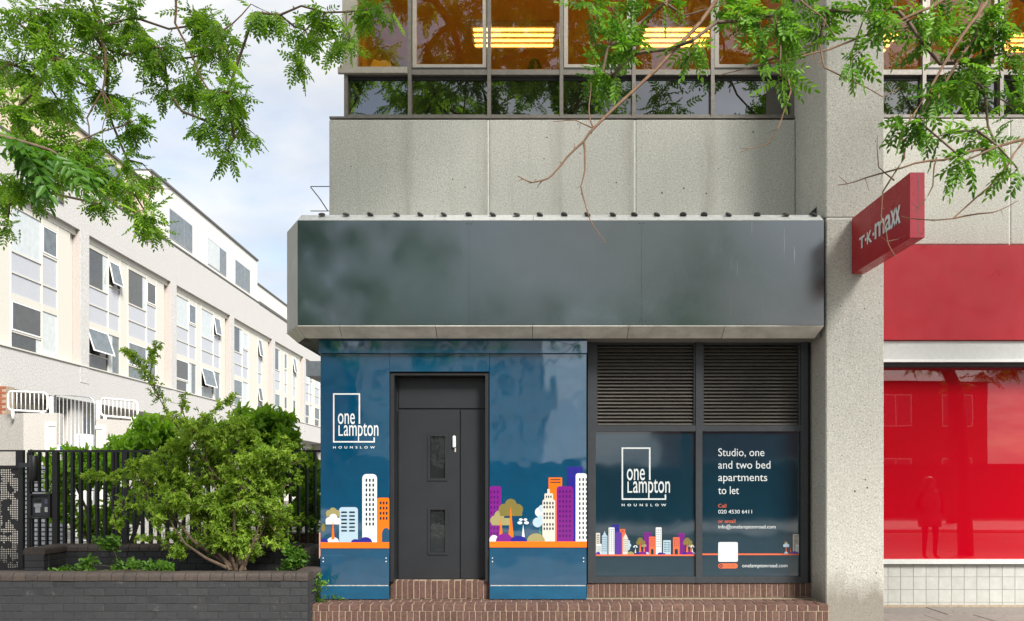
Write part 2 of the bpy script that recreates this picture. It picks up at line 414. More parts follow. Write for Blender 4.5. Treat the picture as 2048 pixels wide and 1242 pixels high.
# ------------------------------------------------------------------ lettering and flat print
_tc = {}
def text_shape(s, spacing=1.0, bold=0.0):
    key = (s, spacing, bold)
    if key in _tc: return _tc[key]
    cu = bpy.data.curves.new('lettering', 'FONT'); cu.body = s; cu.size = 1.0; cu.space_character = spacing
    cu.resolution_u = 4; cu.offset = bold; cu.fill_mode = 'FRONT'
    ob = bpy.data.objects.new('lettering', cu); COL.objects.link(ob)
    bpy.context.view_layer.update()
    ev = ob.evaluated_get(bpy.context.evaluated_depsgraph_get()); me = ev.to_mesh()
    v = [(p.co.x, p.co.y) for p in me.vertices]; f = [tuple(p.vertices) for p in me.polygons]
    ev.to_mesh_clear(); bpy.data.objects.remove(ob); bpy.data.curves.remove(cu)
    _tc[key] = (v, f); return v, f

class Print:
    """flat printed film lying on a vertical sheet at depth Y; picture units are pixels of the artwork"""
    def __init__(s, Y, ox, oy, k): s.Y, s.ox, s.oy, s.k = Y, ox, oy, k; s.mb = MB(); s.mats = []
    def mi(s, m):
        if m not in s.mats: s.mats.append(m)
        return s.mats.index(m)
    def pt(s, x, y, lay): return (X(s.ox + x / s.k, s.Y), s.Y - .0015 - .0008 * lay, Z(s.oy + y / s.k, s.Y))
    def poly(s, pts, m, lay): s.mb.poly([s.pt(x, y, lay) for x, y in pts], s.mi(m))
    def rect(s, x0, x1, y0, y1, m, lay, r=0, rb=0):
        pts = []
        for cx, cy, a0, rr in ((x0, y0, 180, r), (x1, y0, 270, r), (x1, y1, 0, rb), (x0, y1, 90, rb)):
            if rr <= 0: pts.append((cx, cy)); continue
            ex = cx + rr if cx == x0 else cx - rr; ey = cy + rr if cy == y0 else cy - rr
            for i in range(6):
                a = R(a0 + 18 * i); pts.append((ex + rr * math.cos(a), ey + rr * math.sin(a)))
        s.poly(pts, m, lay)
    def ell(s, cx, cy, rx, ry, m, lay, n=22): s.poly([(cx + rx*math.cos(2*math.pi*i/n), cy + ry*math.sin(2*math.pi*i/n)) for i in range(n)], m, lay)
    def mound(s, cx, y, rx, ry, m, lay, x0=None, x1=None):
        pts = [(cx + rx*math.cos(math.pi*i/14), y - ry*math.sin(math.pi*i/14)) for i in range(15)]
        if x0 is not None: pts = [(max(p[0], x0), p[1]) for p in pts]
        if x1 is not None: pts = [(min(p[0], x1), p[1]) for p in pts]
        s.poly(pts, m, lay)
    def grid(s, xs, ys, w, h, m, lay, r=None):
        r = min(w, h) * .4 if r is None else r
        for x in xs:
            for y in ys: s.rect(x - w/2, x + w/2, y - h/2, y + h/2, m, lay, r, r)
    def text(s, t, x0, x1, base, cap, m, lay, spacing=1.0, bold=0.0, ref='H'):
        v, f = text_shape(t, spacing, bold)
        vr, _ = text_shape(ref, 1.0, bold)
        hc = max(p[1] for p in vr); mnx = min(p[0] for p in v); mxx = max(p[0] for p in v)
        sx = (x1 - x0) / (mxx - mnx); sy = (base - cap) / hc
        b = len(s.mb.v); s.mb.v += [s.pt(x0 + (a - mnx)*sx, base - c*sy, lay) for a, c in v]
        i = s.mi(m)
        for q in f: s.mb.f.append(tuple(b + j for j in q)); s.mb.m.append(i)
    def build(s, name, parent): return s.mb.build(name, [M[m] for m in s.mats], parent)

def logo(pr_, dx, dy, k):
    """square bracket frame with two lines of lettering; dx, dy, k place the artwork"""
    def x(a): return dx + (a - 143) * k
    def y(a): return dy + (a - 147) * k
    for a, b, c, d in ((143, 168, 147, 1020), (168, 598, 147, 172), (598, 624, 147, 690), (168, 860, 995, 1020), (860, 885, 930, 1020)):
        pr_.rect(x(a), x(b), y(c), y(d), 'pwhite', 1)
    pr_.text('one', x(230), x(530), y(690), y(505) , 'pwhite', 2, bold=.004, ref='x')
    pr_.text('L', x(240), x(322), y(900), y(715), 'pwhite', 2, bold=.004)
    pr_.text('ampton', x(335), x(948), y(900), y(715), 'pwhite', 2, bold=.004, ref='x')
    pr_.text('HOUNSLOW', x(145), x(885), y(1125), y(1086), 'pwhite', 2, spacing=2.1, bold=.02)

# ------------------------------------------------------------------ ground
NEAR_KERB, FAR_KERB = 2.6, -4.9
o = MB().box(-300, 300, -400, 500, -.6, -.125).build('ground', M['asphalt']); struct(o)
o = MB().box(-120, 120, FAR_KERB, NEAR_KERB, -.124, -.10).build('road', M['asphalt']); struct(o)
mk = MB()
for i in range(-14, 15): mk.box(i*6.0, i*6.0 + 3.2, -1.2, -1.08, -.0995, -.096)
o = mk.build('road_marking', M['pwhite']); struct(o)
ml = MB().box(-120, 120, 2.1, 2.18, -.0995, -.096).box(-120, 120, -4.6, -4.52, -.0995, -.096)
o = ml.build('road_edge_line', mat_plain('yellow_line', (.55, .40, .05), .8)); struct(o)
pave = struct(MB().box(-60, 60, NEAR_KERB + .13, 90, -.12, -.012).build('pavement', M['pave']))
far_pave = struct(MB().box(-120, 120, -30, FAR_KERB - .13, -.12, 0.0).build('opposite_pavement', M['kerb']))
kb = MB().box(0, .91, 0, .13, -.2, .004, b=.01).mesh('kerb_stone', M['kerb'])
kn = struct(MB().box(-60, 60, NEAR_KERB + .02, NEAR_KERB + .11, -.2, -.03).build('kerb', M['kerb']))
kf = struct(MB().box(-60, 60, FAR_KERB - .11, FAR_KERB - .02, -.2, -.03).build('opposite_kerb', M['kerb']))
for i in range(-12, 16):
    link('kerb_stone', kb, kn, (i*.915, NEAR_KERB, 0)); link('kerb_stone', kb, kf, (i*.915, FAR_KERB - .13, 0))
sl = MB().box(0, .594, 0, .594, -.03, 0, b=.004).mesh('paving_slab', M['slab'])
for i in range(28):
    for j in range(9):
        x, y = -6.9 + i*.6 + (.3 if j % 2 else 0), 5.27 + j*.6
        link('paving_slab', sl, pave, (x, y, random.uniform(-.004, .002)))

# ------------------------------------------------------------------ commercial building
YP, YW, YD, YF, YC, YU, YR = 9.67, 9.90, 9.86, 9.35, 10.45, 10.56, 10.66
YCOL = 9.40
STEP = .235
bld = thing('commercial_building', 'pale concrete commercial building with grey canopy, blue boarded unit and red shopfront', 'building', (3.2, 10.5, 0))
SX0 = X(641, YP); COLX0, COLX1 = X(1652, YCOL), X(1768, YCOL)
RX1 = 13.0; BACK = 24.0
# dark unseen body behind shop units up to the sill, added to block light
cm = MB()
cm.box(SX0 + .03, COLX0 + .3, 10.12, 10.8, .2, 4.4); cm.box(SX0 + .03, RX1, 10.8, BACK, -.1, 6.05)
cm.build('wall_core', M['frame'], bld)
# first-floor concrete panels with white sealed joints
ztop = Z(239, YC)
xs = [X(657, YC), X(977, YC), X(1270, YC), X(1592, YC)]
for a, b in zip(xs[:-1], xs[1:]):
    MB().box(a + .008, b - .008, YC, YC + .3, 3.6, ztop, b=.012).build('concrete_panel', M['conc'], bld)
    if b < 3.3: MB().box(b - .010, b + .010, YC + .012, YC + .2, 3.7, ztop - .004).build('joint_sealant', M['seal'], bld)
MB().box(xs[0] + .01, xs[0] + .25, YC + .305, BACK, 3.6, ztop).build('side_wall', M['conc'], bld)
MB().box(xs[3] - .006, xs[3] + .012, YC + .02, YC + .2, 3.7, ztop).build('joint_sealant', M['seal'], bld)
xr = [COLX1 + .01, X(2020, YC), X(2020, YC) + 2.9, RX1]
zr0 = Z(489, YC)
for a, b in zip(xr[:-1], xr[1:]):
    MB().box(a + .006, b - .006, YC, YC + .3, zr0, Z(237, YC), b=.012).build('concrete_panel', M['conc_r'], bld)
    MB().box(b - .009, b + .009, YC + .012, YC + .2, zr0, Z(238, YC)).build('joint_sealant', M['seal'], bld)
# upper band and roof above the frame
MB().box(X(690, YU), RX1, YC + .05, BACK, 8.45, 9.8).build('upper_wall', M['conc_r'], bld)
# column: front face and left return, cast in two lifts
zj = Z(436, YCOL)
MB().box(COLX0, COLX1, YCOL, 10.9, -.05, zj - .005, b=.012).build('column', M['conc_col'], bld)
MB().box(COLX0, COLX1, YCOL, 10.9, zj + .005, 9.9, b=.012).build('column', M['conc_col'], bld)
MB().box(COLX0 + .012, COLX1 - .012, YCOL + .012, 10.8, zj - .006, zj + .006).build('joint_sealant', M['seal'], bld)

# --- first-floor windows
zs0, zs1, zt0, zt1, zh = Z(239, YU), Z(232, YU), Z(153, YU), Z(143, YU), 8.4
def upper_window(x0, x1, kind, lft, deep=YU):
    w = MB().box(x0, x0 + .045, deep - .06, deep + .05, zs0 + .003, zh).box(x0 + .045, x1, deep - .05, deep + .06, zt0, zt1).box(x0 + .045, x1, deep - .045, deep + .06, zs0 + .003, zs1).build('window', M['bronze'], bld)
    MB().box(x0 + .05, x1 - .004, deep + .012, deep + .03, zs1, zt0 - .05).build('spandrel_pane', M['glass_sp'], w)
    MB().box(x0 + .05, x1 - .004, deep - .0, deep + .05, zt0 - .048, zt0 - .003).build('head_shadow_gap', M['black'], w)
    if kind == 's':                                   # opening sash with its own frame
        a, b = x0 + .055, x1 - .01
        f = MB().box(a, a + .05, deep - .035, deep + .03, zt1 + .035, zh).box(b - .05, b, deep - .035, deep + .03, zt1 + .035, zh).box(a + .05, b - .05, deep - .035, deep + .03, zt1 + .035, zt1 + .075)
        f.build('sash_frame', M['bronze_lt'], w)
        MB().box(a - .003, b + .002, deep - .04, deep + .04, zt1 + .003, zt1 + .033).build('sash_gap', M['black'], w)
        MB().box(a + .05, b - .05, deep, deep + .008, zt1 + .075, zh).build('pane', M['glass_up'], w)
    else:
        MB().box(x0 + .047, x1 - .002, deep + .01, deep + .018, zt1 + .003, zh).build('pane', M['glass_up'], w)
    return w
ux = [X(p, YU) for p in (690, 817, 975, 1119, 1263, 1420, 1579)]
for i, (a, b) in enumerate(zip(ux[:-1], ux[1:])): upper_window(a, b, 'fsfsfs'[i], i == 0)
MB().box(ux[0] - .02, X(716, YU), YU - .07, YU + .3, zt1 + .004, zh).build('corner_post', M['bronze_lt'], bld)
MB().box(ux[6], ux[6] + .05, YU - .06, YU + .05, zs0, zh).build('end_mullion', M['bronze'], bld)
MB().box(ux[0] - .07, ux[1] - .003, YU - .10, YU - .052, zt0 + .0, zt1 + .012).build('corner_ledge', M['bronze_lt'], bld)
MB().box(X(657, YU) + .03, ux[6] + .08, YU - .09, YU - .0, zs0 - .02, zs0 + .002).build('sill_flashing', M['bronze'], bld)
vx = [COLX1 - .2] + [X(p, YU) for p in (1841, 1995)] + [X(1995, YU) + 1.0*k for k in (1, 2, 3, 4, 5)]
for i, (a, b) in enumerate(zip(vx[:-1], vx[1:])): upper_window(a, b, 'fsfsfsfs'[i], False)
MB().box(COLX1 - .2, RX1, YU - .09, YU - .0, zs0 - .012, zs0 + .002).build('sill_flashing', M['bronze'], bld)
# side glazing and room behind the windows
MB().box(ux[0] - .02, ux[0] + .03, YU + .31, BACK, zs0, zh).build('side_glazing', M['glass_sp'], bld)
MB().box(ux[0] + .03, RX1, YU + .1, 19.0, 8.28, 8.40).build('ceiling', M['ceil'], bld)
MB().box(ux[0] + .03, RX1, 18.9, 19.1, 6.1, 8.28).build('room_wall', M['room'], bld)
MB().box(ux[0] + .03, RX1, YU + .1, 18.9, 6.06, 6.14).build('room_floor', M['room'], bld)
MB().box(ux[0] + .04, ux[0] + .1, YU + .4, 18.8, 6.15, 8.27).build('room_side_wall', M['room'], bld)
for px0, px1, yy in ((945, 1110, 12.45), (1282, 1420, 12.45), (1700, 1785, 12.6), (2005, 2150, 12.6), (700, 860, 15.6), (1100, 1260, 15.6), (1400, 1560, 15.6)):
    a, b = X(px0, yy), X(px1, yy)
    h = MB().box(a, b, yy - .32, yy + .32, 8.20, 8.275).build('ceiling_light', M['white'], bld)
    for q in range(4): MB().box(a + .03, b - .03, yy - .265 + q*.15, yy - .225 + q*.15, 8.185, 8.198).build('light_tube', M['tube'], h)

# --- canopy
can = MB().box(-2.45, COLX0 - .01, YF + .19, YC - .005, 3.30, 4.62).box(-2.66, -2.30, 9.95, 13.4, 3.30, 4.60).build('canopy', M['soffit'], bld)
zf0, zf1, zso, ztp = Z(650, YF), Z(441, YF), 3.248, Z(430, 9.5)
FB = (X(595, YF), YF); FC = (-2.796, 9.81); SB = (-2.507, 9.53); SC = (-2.677, 9.87); TB = (-2.51, 9.5); TC = (-2.66, 9.86)
for a, b in ((595, 938), (938, 1283), (1283, 1648)):
    MB().box(X(a, YF) + .0004, X(b, YF) - .0004, YF, YF + .02, zf0, zf1, b=.0008).build('fascia_panel', M['fascia'], can)
for a, b in ((938, 1283),):
    for p in (a - 4, a + 4, b - 4, b + 4):
        for q in (447, 645):
            c = P(p, q, YF); MB().box(c.x - .006, c.x + .006, YF - .003, YF + .001, c.z - .006, c.z + .006).build('screw', M['cap'], can)
def slab4(name, a, b, c, d, mat, parent, t=.012):
    """thin sheet between four corners, thickened along its normal"""
    a, b, c, d = map(Vector, (a, b, c, d)); n = (b - a).cross(c - a).normalized() * t
    return MB().prism([a, b, c, d], n).build(name, mat, parent)
cuts = [595, 678, 871, 1065, 1258, 1450, 1648]
for i, (a, b) in enumerate(zip(cuts[:-1], cuts[1:])):
    xa, xb = X(a, YF) + .003, X(b, YF) - .003
    xa2 = SB[0] + .003 if i == 0 else xa; xb2 = xb - (.045 if i == 5 else 0)
    slab4('underside_panel', (xa, YF + .004, zf0 - .004), (xb, YF + .004, zf0 - .004), (xb2, SB[1], zso), (xa2, SB[1], zso), M['cham'], can, -.012)
slab4('splay_panel', (*FC, zf0), (*FB, zf0), (*FB, zf1), (*FC, zf1), M['edge'], can, -.012)
slab4('splay_underside', (*FC, zf0 - .004), (*FB, zf0 - .004), (*SB, zso), (*SC, zso), M['cham'], can, -.012)
slab4('return_panel', (FC[0], 13.4, zf0), (*FC, zf0), (*FC, zf1), (FC[0], 13.4, zf1), M['trim'], can, -.012)
slab4('return_underside', (FC[0], 13.4, zf0 - .004), (*FC, zf0 - .004), (*SC, zso), (SC[0], 13.4, zso), M['soffit'], can, -.012)
MB().box(-2.50, COLX0 - .02, SB[1], 10.1, zso, zso + .05).box(SC[0], -2.36, 9.9, 13.4, zso + .002, zso + .05).build('soffit', M['soffit'], can)
for a, b in ((595, 868), (868, 1067), (1067, 1258), (1258, 1450), (1450, 1648)):
    xa, xb = X(a, YF) + .002, X(b, YF) - .002
    slab4('top_trim', (xa, YF + .002, zf1 + .004), (xb, YF + .002, zf1 + .004), (xb, TB[1], ztp), (xa, TB[1], ztp), M['trim'], can, -.012)
slab4('splay_trim', (*FC, zf1 + .004), (*FB, zf1 + .004), (*TB, ztp), (*TC, ztp), M['trim'], can, -.012)
slab4('return_trim', (FC[0], 13.4, zf1 + .004), (*FC, zf1 + .004), (*TC, ztp), (TC[0], 13.4, ztp), M['trim'], can, -.012)
MB().box(-2.50, COLX0 - .02, TB[1], YC - .004, ztp - .05, ztp - .004).box(TC[0], -2.51, TC[1], 13.4, ztp - .05, ztp - .004).build('canopy_roof', M['trim'], can)
capm = MB().lathe((0, 0, 0), [(.034, 0), (.040, .006), (.037, .018), (.020, .026)], 12).mesh('cap', M['cap'])
for px in (644, 692, 740, 793, 840, 887, 937, 985, 1033, 1079, 1128, 1174, 1225, 1268, 1313, 1366, 1408, 1456, 1514, 1571, 1627):
    link('cap', capm, can, (X(px, 9.46), 9.455, ztp - .018), (R(24), random.uniform(-.15, .15), random.uniform(0, 3)))
c = [P(1617, 430, 9.7), P(1642, 430, 9.7), P(1642, 404, 9.7)]
MB().prism(c, (0, .25, 0)).build('gusset', M['frame'], can)

# --- blue boarded unit: hoarding panels, door recess
YH = YP - .05
MB().box(X(637, YH), X(1174, YH), YH, 9.9, Z(706, YH), 3.244).build('header_board', M['blue'], bld)
pa = [X(p, YP) for p in (641, 779, 979, 1173)]
zb0, zb1, zlow = Z(1096, YP), Z(707, YP), Z(1171, YP)
def hoard(x0, x1):
    p = MB().box(x0, x1, YP, YP + .02, zb0 - .10, zb1 - .003, b=.002).build('hoarding_panel', M['blue'], bld)
    MB().box(x0, x1, YP - .012, YP - .001, zlow + .006, zb0 - .085, b=.002).build('lower_board', M['blue'], p)
    MB().box(x0, x1, YP - .016, YP + .02, STEP + .006, zlow - .004, b=.004).build('base_board', M['blue_base'], p)
    MB().box(x0 + .01, x1 - .01, YP - .010, YP + .01, zlow - .004, zlow + .006).build('chipped_edge', M['chip'], p)
    for xx in (x0 + .035, x1 - .035):
        for zz in (zb0 - .115, zb0 - .155):
            MB().box(xx - .006, xx + .006, YP - .016, YP - .011, zz - .006, zz + .006).build('screw_cap', M['white'], p)
    return p
h1 = hoard(pa[0], pa[1] - .002); h2 = hoard(pa[2], pa[3])
MB().box(pa[1] + .001, pa[2] - .003, YP, YP + .02, Z(743, YP), zb1 - .003).build('over_door_panel', M['blue'], bld)
MB().box(SX0 + .003, SX0 + .028, YP + .021, BACK, .0, 3.244).build('side_board', M['blue'], bld)
MB().box(pa[0] - .018, pa[0] - .002, YP + .004, YP + .02, zb0 - .12, Z(1065, YP)).build('edge_strip', mat_plain('peeling_pink_edge', (.6, .3, .22), .8), h1)
# artwork on the first panel
p1 = Print(YP, 630, 760, 2.643)
k1 = (885 - 143) / 8.87 * 2.643 / (885 - 143)
logo(p1, (650 + 143/8.87 - 630)*2.643, (770 + 147/8.87 - 760)*2.643, k1)
p1.build('printed_logo', h1)
p1 = Print(YP, 630, 760, 2.643)
p1.rect(30, 393, 857, 889, 'orange', 6)
p1.rect(250, 328, 497, 858, 'pwhite', 1, 22); p1.grid((272, 290, 308), [530 + 25.7*i for i in range(10)], 9, 17, 'pdark', 2)
p1.rect(330, 393, 622, 858, 'orange', 2, 10); p1.grid((347, 363, 379), (650, 677, 704, 731), 10, 16, 'pdark', 3)
p1.mound(376, 815, 22, 34, 'blue', 3, x1=393); p1.rect(354, 393, 814, 858, 'blue', 4)
p1.rect(128, 227, 672, 858, 'pblue', 1, 16); p1.grid((154, 196), [699 + 19.6*i for i in range(6)], 31, 9, 'pdark', 2)
for a, b, r_ in ((76, 704, 18), (95, 693, 19), (114, 704, 18)): p1.ell(a, b, r_, r_, 'olive2', 2.0 + r_*.001 + a*.0005)
p1.rect(60, 132, 704, 722, 'olive2', 2.2)
for a, b, r_ in ((75, 744, 19), (97, 728, 21), (118, 744, 17)): p1.ell(a, b, r_, r_, 'pwhite', 3.0 + a*.0008)
p1.rect(57, 135, 744, 763, 'pwhite', 3.3)
p1.poly([(87, 842), (96, 738), (104, 842)], 'orange', 5); p1.mound(95, 857, 32, 27, 'pwhite', 3.6); p1.rect(89, 102, 830, 842, 'orange', 5.2, 0, 6)
p1.mound(50, 857, 20, 19, 'navy', 4.2, x0=32); p1.mound(215, 857, 24, 16, 'navy', 3.2); p1.mound(268, 857, 34, 27, 'navy', 3.6)
p1.ell(44, 780, 11, 22, 'olive', 1)
p1.build('printed_skyline', h1)
# artwork on the second panel
p2 = Print(YP, 960, 900, 3.765)
p2.rect(72, 804, 688, 733, 'orange', 8)
p2.rect(72, 160, 272, 689, 'purple', 1, 16); p2.grid((84, 108, 133), [316 + 39*i for i in range(10)], 11, 22, 'dpurple', 2)
for a, b, r_ in ((232, 412, 45), (182, 446, 42), (283, 446, 41)): p2.ell(a, b, r_, r_, 'olive', 4 + a*.001)
p2.rect(150, 318, 446, 497, 'olive', 4.4, 0, 12)
for a, b, r_ in ((112, 530, 36), (146, 494, 38)): p2.ell(a, b, r_, r_, 'olive2', 3 + a*.001)
p2.rect(86, 224, 512, 567, 'olive2', 3.5, 0, 12)
p2.poly([(214, 656), (231, 420), (253, 656)], 'orange', 5); p2.poly([(145, 642), (158, 505), (171, 642)], 'orange', 5.2)
p2.mound(105, 688, 36, 48, 'pwhite', 5.4, x0=72); p2.mound(183, 688, 64, 60, 'purple', 6); p2.mound(291, 688, 62, 42, 'navy', 6.6); p2.mound(421, 688, 68, 61, 'olive2', 6.8)
p2.poly([(315, 656), (325, 560), (337, 656)], 'pwhite', 3)
for a, b, q in ((300, 548, 18), (350, 548, 18), (308, 524, 14), (342, 524, 14)): p2.ell(a, b, q, q*.62, 'pwhite', 3.2 + a*.0006)
for a, b, r_ in ((452, 468, 38), (434, 545, 37), (468, 440, 28), (466, 520, 34)): p2.ell(a, b, r_, r_, 'pblue' if b > 500 or a > 460 else 'pwhite', 2.2 + a*.0012)
p2.poly([(443, 645), (451, 560), (459, 645)], 'green', 4)
p2.rect(516, 618, 207, 689, 'orange', 2); p2.rect(530, 606, 220, 228, 'pdark', 3); p2.rect(530, 606, 239, 247, 'pdark', 3)
p2.rect(655, 772, 125, 689, 'navy', 1)
p2.rect(577, 703, 272, 689, 'purple', 3, 24); p2.grid((601, 626, 651, 677), [313 + 37*i for i in range(10)], 12, 20, 'dpurple', 4)
p2.rect(470, 565, 372, 689, 'pcream', 4, 16); p2.rect(485, 550, 326, 390, 'pcream', 4.4, 10); p2.rect(507, 525, 293, 340, 'pcream', 4.6, 6)
p2.grid((484, 505, 527, 549), (400, 430, 480, 510, 560, 592), 11, 20, 'pdark', 5.4); p2.grid((500, 517, 534), (352,), 9, 18, 'pdark', 5.6)
p2.rect(720, 804, 175, 689, 'pwhite', 4, 18); p2.grid((751, 777), [222 + 36.4*i for i in range(13)], 11, 22, 'pdark', 5); p2.grid((800,), [222 + 36.4*i for i in range(13)], 7, 22, 'pdark', 5.2)
p2.build('printed_skyline', h2)

# door
dr = MB().box(pa[1] + .012, pa[2] - .012, YD + .03, YD + .06, Z(1160, YD), Z(750, YD)).build('door', M['door'], bld)
MB().box(pa[1] + .003, pa[1] + .05, YP + .025, YD + .05, Z(1160, YD), Z(745, YP)).build('door_jamb', M['door'], dr)
MB().box(pa[2] - .05, pa[2] - .004, YP + .025, YD + .05, Z(1160, YD), Z(745, YP)).build('door_jamb', M['door'], dr)
MB().box(pa[1] + .05, pa[2] - .05, YP + .025, YD + .05, Z(754, YD), Z(745, YP)).build('door_head', M['black'], dr)
MB().box(X(797, YD), X(972, YD), YD + .010, YD + .029, Z(816.5, YD), Z(756, YD), b=.003).build('transom_panel', M['door'], dr)
MB().box(X(921, YD), X(972, YD), YD + .008, YD + .029, Z(1158, YD), Z(819, YD), b=.003).build('side_panel', M['door'], dr)
# leaf built round two openings
x0, x1, a0, a1 = X(797, YD), X(919.5, YD), X(860, YD), X(891, YD)
zz = [Z(1158, YD), Z(1106, YD), Z(1018, YD), Z(958, YD), Z(871, YD), Z(819, YD)]
lf = MB().box(x0, a0, YD, YD + .029, zz[0], zz[5]).box(a1, x1, YD, YD + .029, zz[0], zz[5])
for i in (0, 2, 4): lf.box(a0, a1, YD, YD + .029, zz[i], zz[i+1])
lf.build('door_leaf', M['door'], dr)
for lo, hi in ((zz[1], zz[2]), (zz[3], zz[4])):
    MB().box(a0 + .004, a1 - .004, YD + .014, YD + .02, lo + .004, hi - .004).build('vision_pane', M['wired'], dr)
    b = MB()
    for q in ((a0 - .026, a0 + .004, lo - .02, hi + .02), (a1 - .004, a1 + .026, lo - .02, hi + .02)): b.box(q[0], q[1], YD - .012, YD - .001, q[2], q[3])
    b.box(a0 + .004, a1 - .004, YD - .012, YD - .001, lo - .02, lo + .008).box(a0 + .004, a1 - .004, YD - .012, YD - .001, hi - .008, hi + .02)
    b.build('glazing_bead', M['door'], dr)
c = P(908.5, 883.5, YD)
MB().box(c.x - .02, c.x + .02, YD - .035, YD - .001, c.z - .072, c.z + .072, b=.012).build('keypad_lock', M['white'], dr)
MB().box(x1 - .06, x1 - .045, YD - .004, YD - .0005, c.z - .12, c.z - .07).build('scratched_plate', M['chip'], dr)

# --- louvred windows with poster film
fx = [X(1175, YW), X(1191, YW), X(1390, YW), X(1403, YW), X(1599, YW), X(1613, YW)]
zf = [Z(1165, YW), Z(1152, YW), Z(863, YW), Z(851, YW), Z(690, YW), 3.26]
fr = MB()
for a, b in ((0, 1), (2, 3), (4, 5)): fr.box(fx[a], fx[b], YW - .05, YW + .1, zf[0], zf[5])
for a, b in ((1, 2), (3, 4)):
    fr.box(fx[a], fx[b], YW - .046, YW + .1, zf[0], zf[1]); fr.box(fx[a], fx[b], YW - .046, YW + .1, zf[2], zf[3]); fr.box(fx[a], fx[b], YW - .02, YW + .1, zf[4], zf[5])
wf = fr.build('shop_window_frame', M['frame'], bld)
MB().box(fx[5], COLX0 + .02, YW + .02, 10.12, STEP, 3.26).build('end_cheek', M['black'], bld)
for a, b in ((1, 2), (3, 4)):
    lv = MB().box(fx[a] + .001, fx[b] - .001, YW + .07, YW + .1, zf[3], zf[4]).build('louvre', M['black'], bld)
    lv2 = MB().box(fx[a] + .001, fx[a] + .022, YW - .03, YW + .06, zf[3] + .001, zf[4]).box(fx[b] - .022, fx[b] - .001, YW - .03, YW + .06, zf[3] + .001, zf[4]).build('louvre_frame', M['frame'], lv)
    w = fx[b] - fx[a] - .05; n = 23; pitch = (zf[4] - zf[3]) / n
    s = MB().prism([(0, 0, 0), (0, -.012, .004), (0, .052, pitch * 1.0), (0, .058, pitch * .9)], (w, 0, 0)).mesh('slat', M['louvre'])
    for i in range(n): link('slat', s, lv, (fx[a] + .025, YW - .01 + random.uniform(-.002, .002), zf[3] + i * pitch + .004), (random.uniform(-.03, .03), 0, 0))
po = []
for a, b in ((1, 2), (3, 4)):
    q = MB().box(fx[a] + .001, fx[b] - .001, YW - .012, YW - .004, zf[1] + .001, zf[2] - .001).build('poster_pane', M['blue_dk'], bld); po.append(q)
YQ = YW - .012
q1 = Print(YQ, 1180, 860, 3.45); logo(q1, 218, 120, .4145); q1.build('printed_logo', po[0])
q1 = Print(YQ, 1180, 860, 3.45)
q1.rect(40, 724, 858, 869, 'salmon', 7)
def tower(x0, x1, y0, m, cols, rows, wm='pdark', r=6, lay=2, ww=None, hh=None, ys=None):
    q1.rect(x0, x1, y0, 859, m, lay, r)
    ww = ww or (x1 - x0) / cols * .42; st = (x1 - x0) / (cols + .35)
    xs_ = [x0 + st * (i + .68) for i in range(cols)]
    ys = ys or [y0 + 16 + i * ((858 - y0 - 26) / rows) for i in range(rows)]
    q1.grid(xs_, ys, ww, hh or 7, wm, lay + .7)
tower(40, 70, 710, 'pcream', 1, 9, ww=20, hh=5, r=1, lay=1); tower(42, 80, 785, 'pwhite', 4, 6, lay=2.8, hh=5)
tower(82, 120, 725, 'pblue', 4, 7, lay=2); q1.rect(92, 110, 711, 727, 'pblue', 2.2, 4); q1.rect(98, 104, 699, 713, 'pblue', 2.4, 2)
tower(128, 169, 672, 'pwhite', 3, 11, lay=3); tower(152, 200, 652, 'navy', 3, 6, 'lilac', lay=1); q1.rect(172, 220, 705, 859, 'lilac', 2.2, 5); tower(206, 243, 683, 'salmon', 1, 2, ww=24, hh=3, r=0, lay=1.2, ys=(692, 700))
for a, b, r_ in ((262, 772, 14), (268, 796, 16), (262, 816, 14)): q1.ell(a, b, r_, r_, 'pblue', 1.4 + r_*.01 + b*.0003)
tower(226, 262, 740, 'pcream', 4, 7, lay=3, hh=6); q1.rect(234, 256, 726, 745, 'pcream', 3.2, 5); q1.rect(241, 248, 714, 730, 'pcream', 3.4, 2)
q1.mound(280, 858, 24, 20, 'olive2', 5)
def sprout(cx):
    q1.poly([(cx - 5, 848), (cx, 812), (cx + 5, 848)], 'pwhite', 3)
    for a, b, q in ((-9, 806, 7), (9, 806, 7), (-5, 798, 5), (5, 798, 5)): q1.ell(cx + a, b, q, q*.6, 'pwhite', 3.3 + a*.004)
def trees(cx):
    for a, b, r_ in ((-2, 762, 20), (-16, 778, 15), (18, 776, 16)): q1.ell(cx + a, b, r_, r_, 'olive', 2.2 + a*.002)
    q1.rect(cx + 6, cx + 40, 788, 806, 'olive2', 1.9, 6, 4)
    q1.poly([(cx - 10, 844), (cx - 2, 764), (cx + 6, 844)], 'salmon', 3); q1.poly([(cx + 18, 844), (cx + 25, 790), (cx + 32, 844)], 'salmon', 3.1)
    q1.mound(cx - 18, 858, 20, 15, 'navy', 4.4); q1.mound(cx + 16, 858, 26, 21, 'purple', 4.9); q1.mound(cx + 46, 858, 14, 16, 'pblue', 4.0)
sprout(313); trees(348); tower(373, 420, 705, 'purple', 3, 8, 'dpurple', lay=1)
tower(407, 450, 735, 'salmon', 3, 4, lay=3.6, ys=(750, 765, 780, 795)); q1.rect(420, 439, 820, 859, 'blue_dk', 4.6, 9)
tower(453, 494, 671, 'pwhite', 3, 11, lay=3, ys=[690 + 16*i for i in range(8)]); tower(504, 557, 760, 'pblue', 2, 6, lay=3, ww=18, hh=4)
q1.mound(484, 858, 18, 14, 'navy', 4.2); q1.mound(508, 858, 14, 9, 'navy', 4.3)
tower(572, 618, 740, 'salmon', 3, 4, lay=3.6, ys=(754, 768, 782, 796)); q1.rect(584, 606, 820, 859, 'blue_dk', 4.6, 9)
tower(607, 653, 711, 'purple', 3, 8, 'dpurple', lay=1); trees(672); sprout(707)
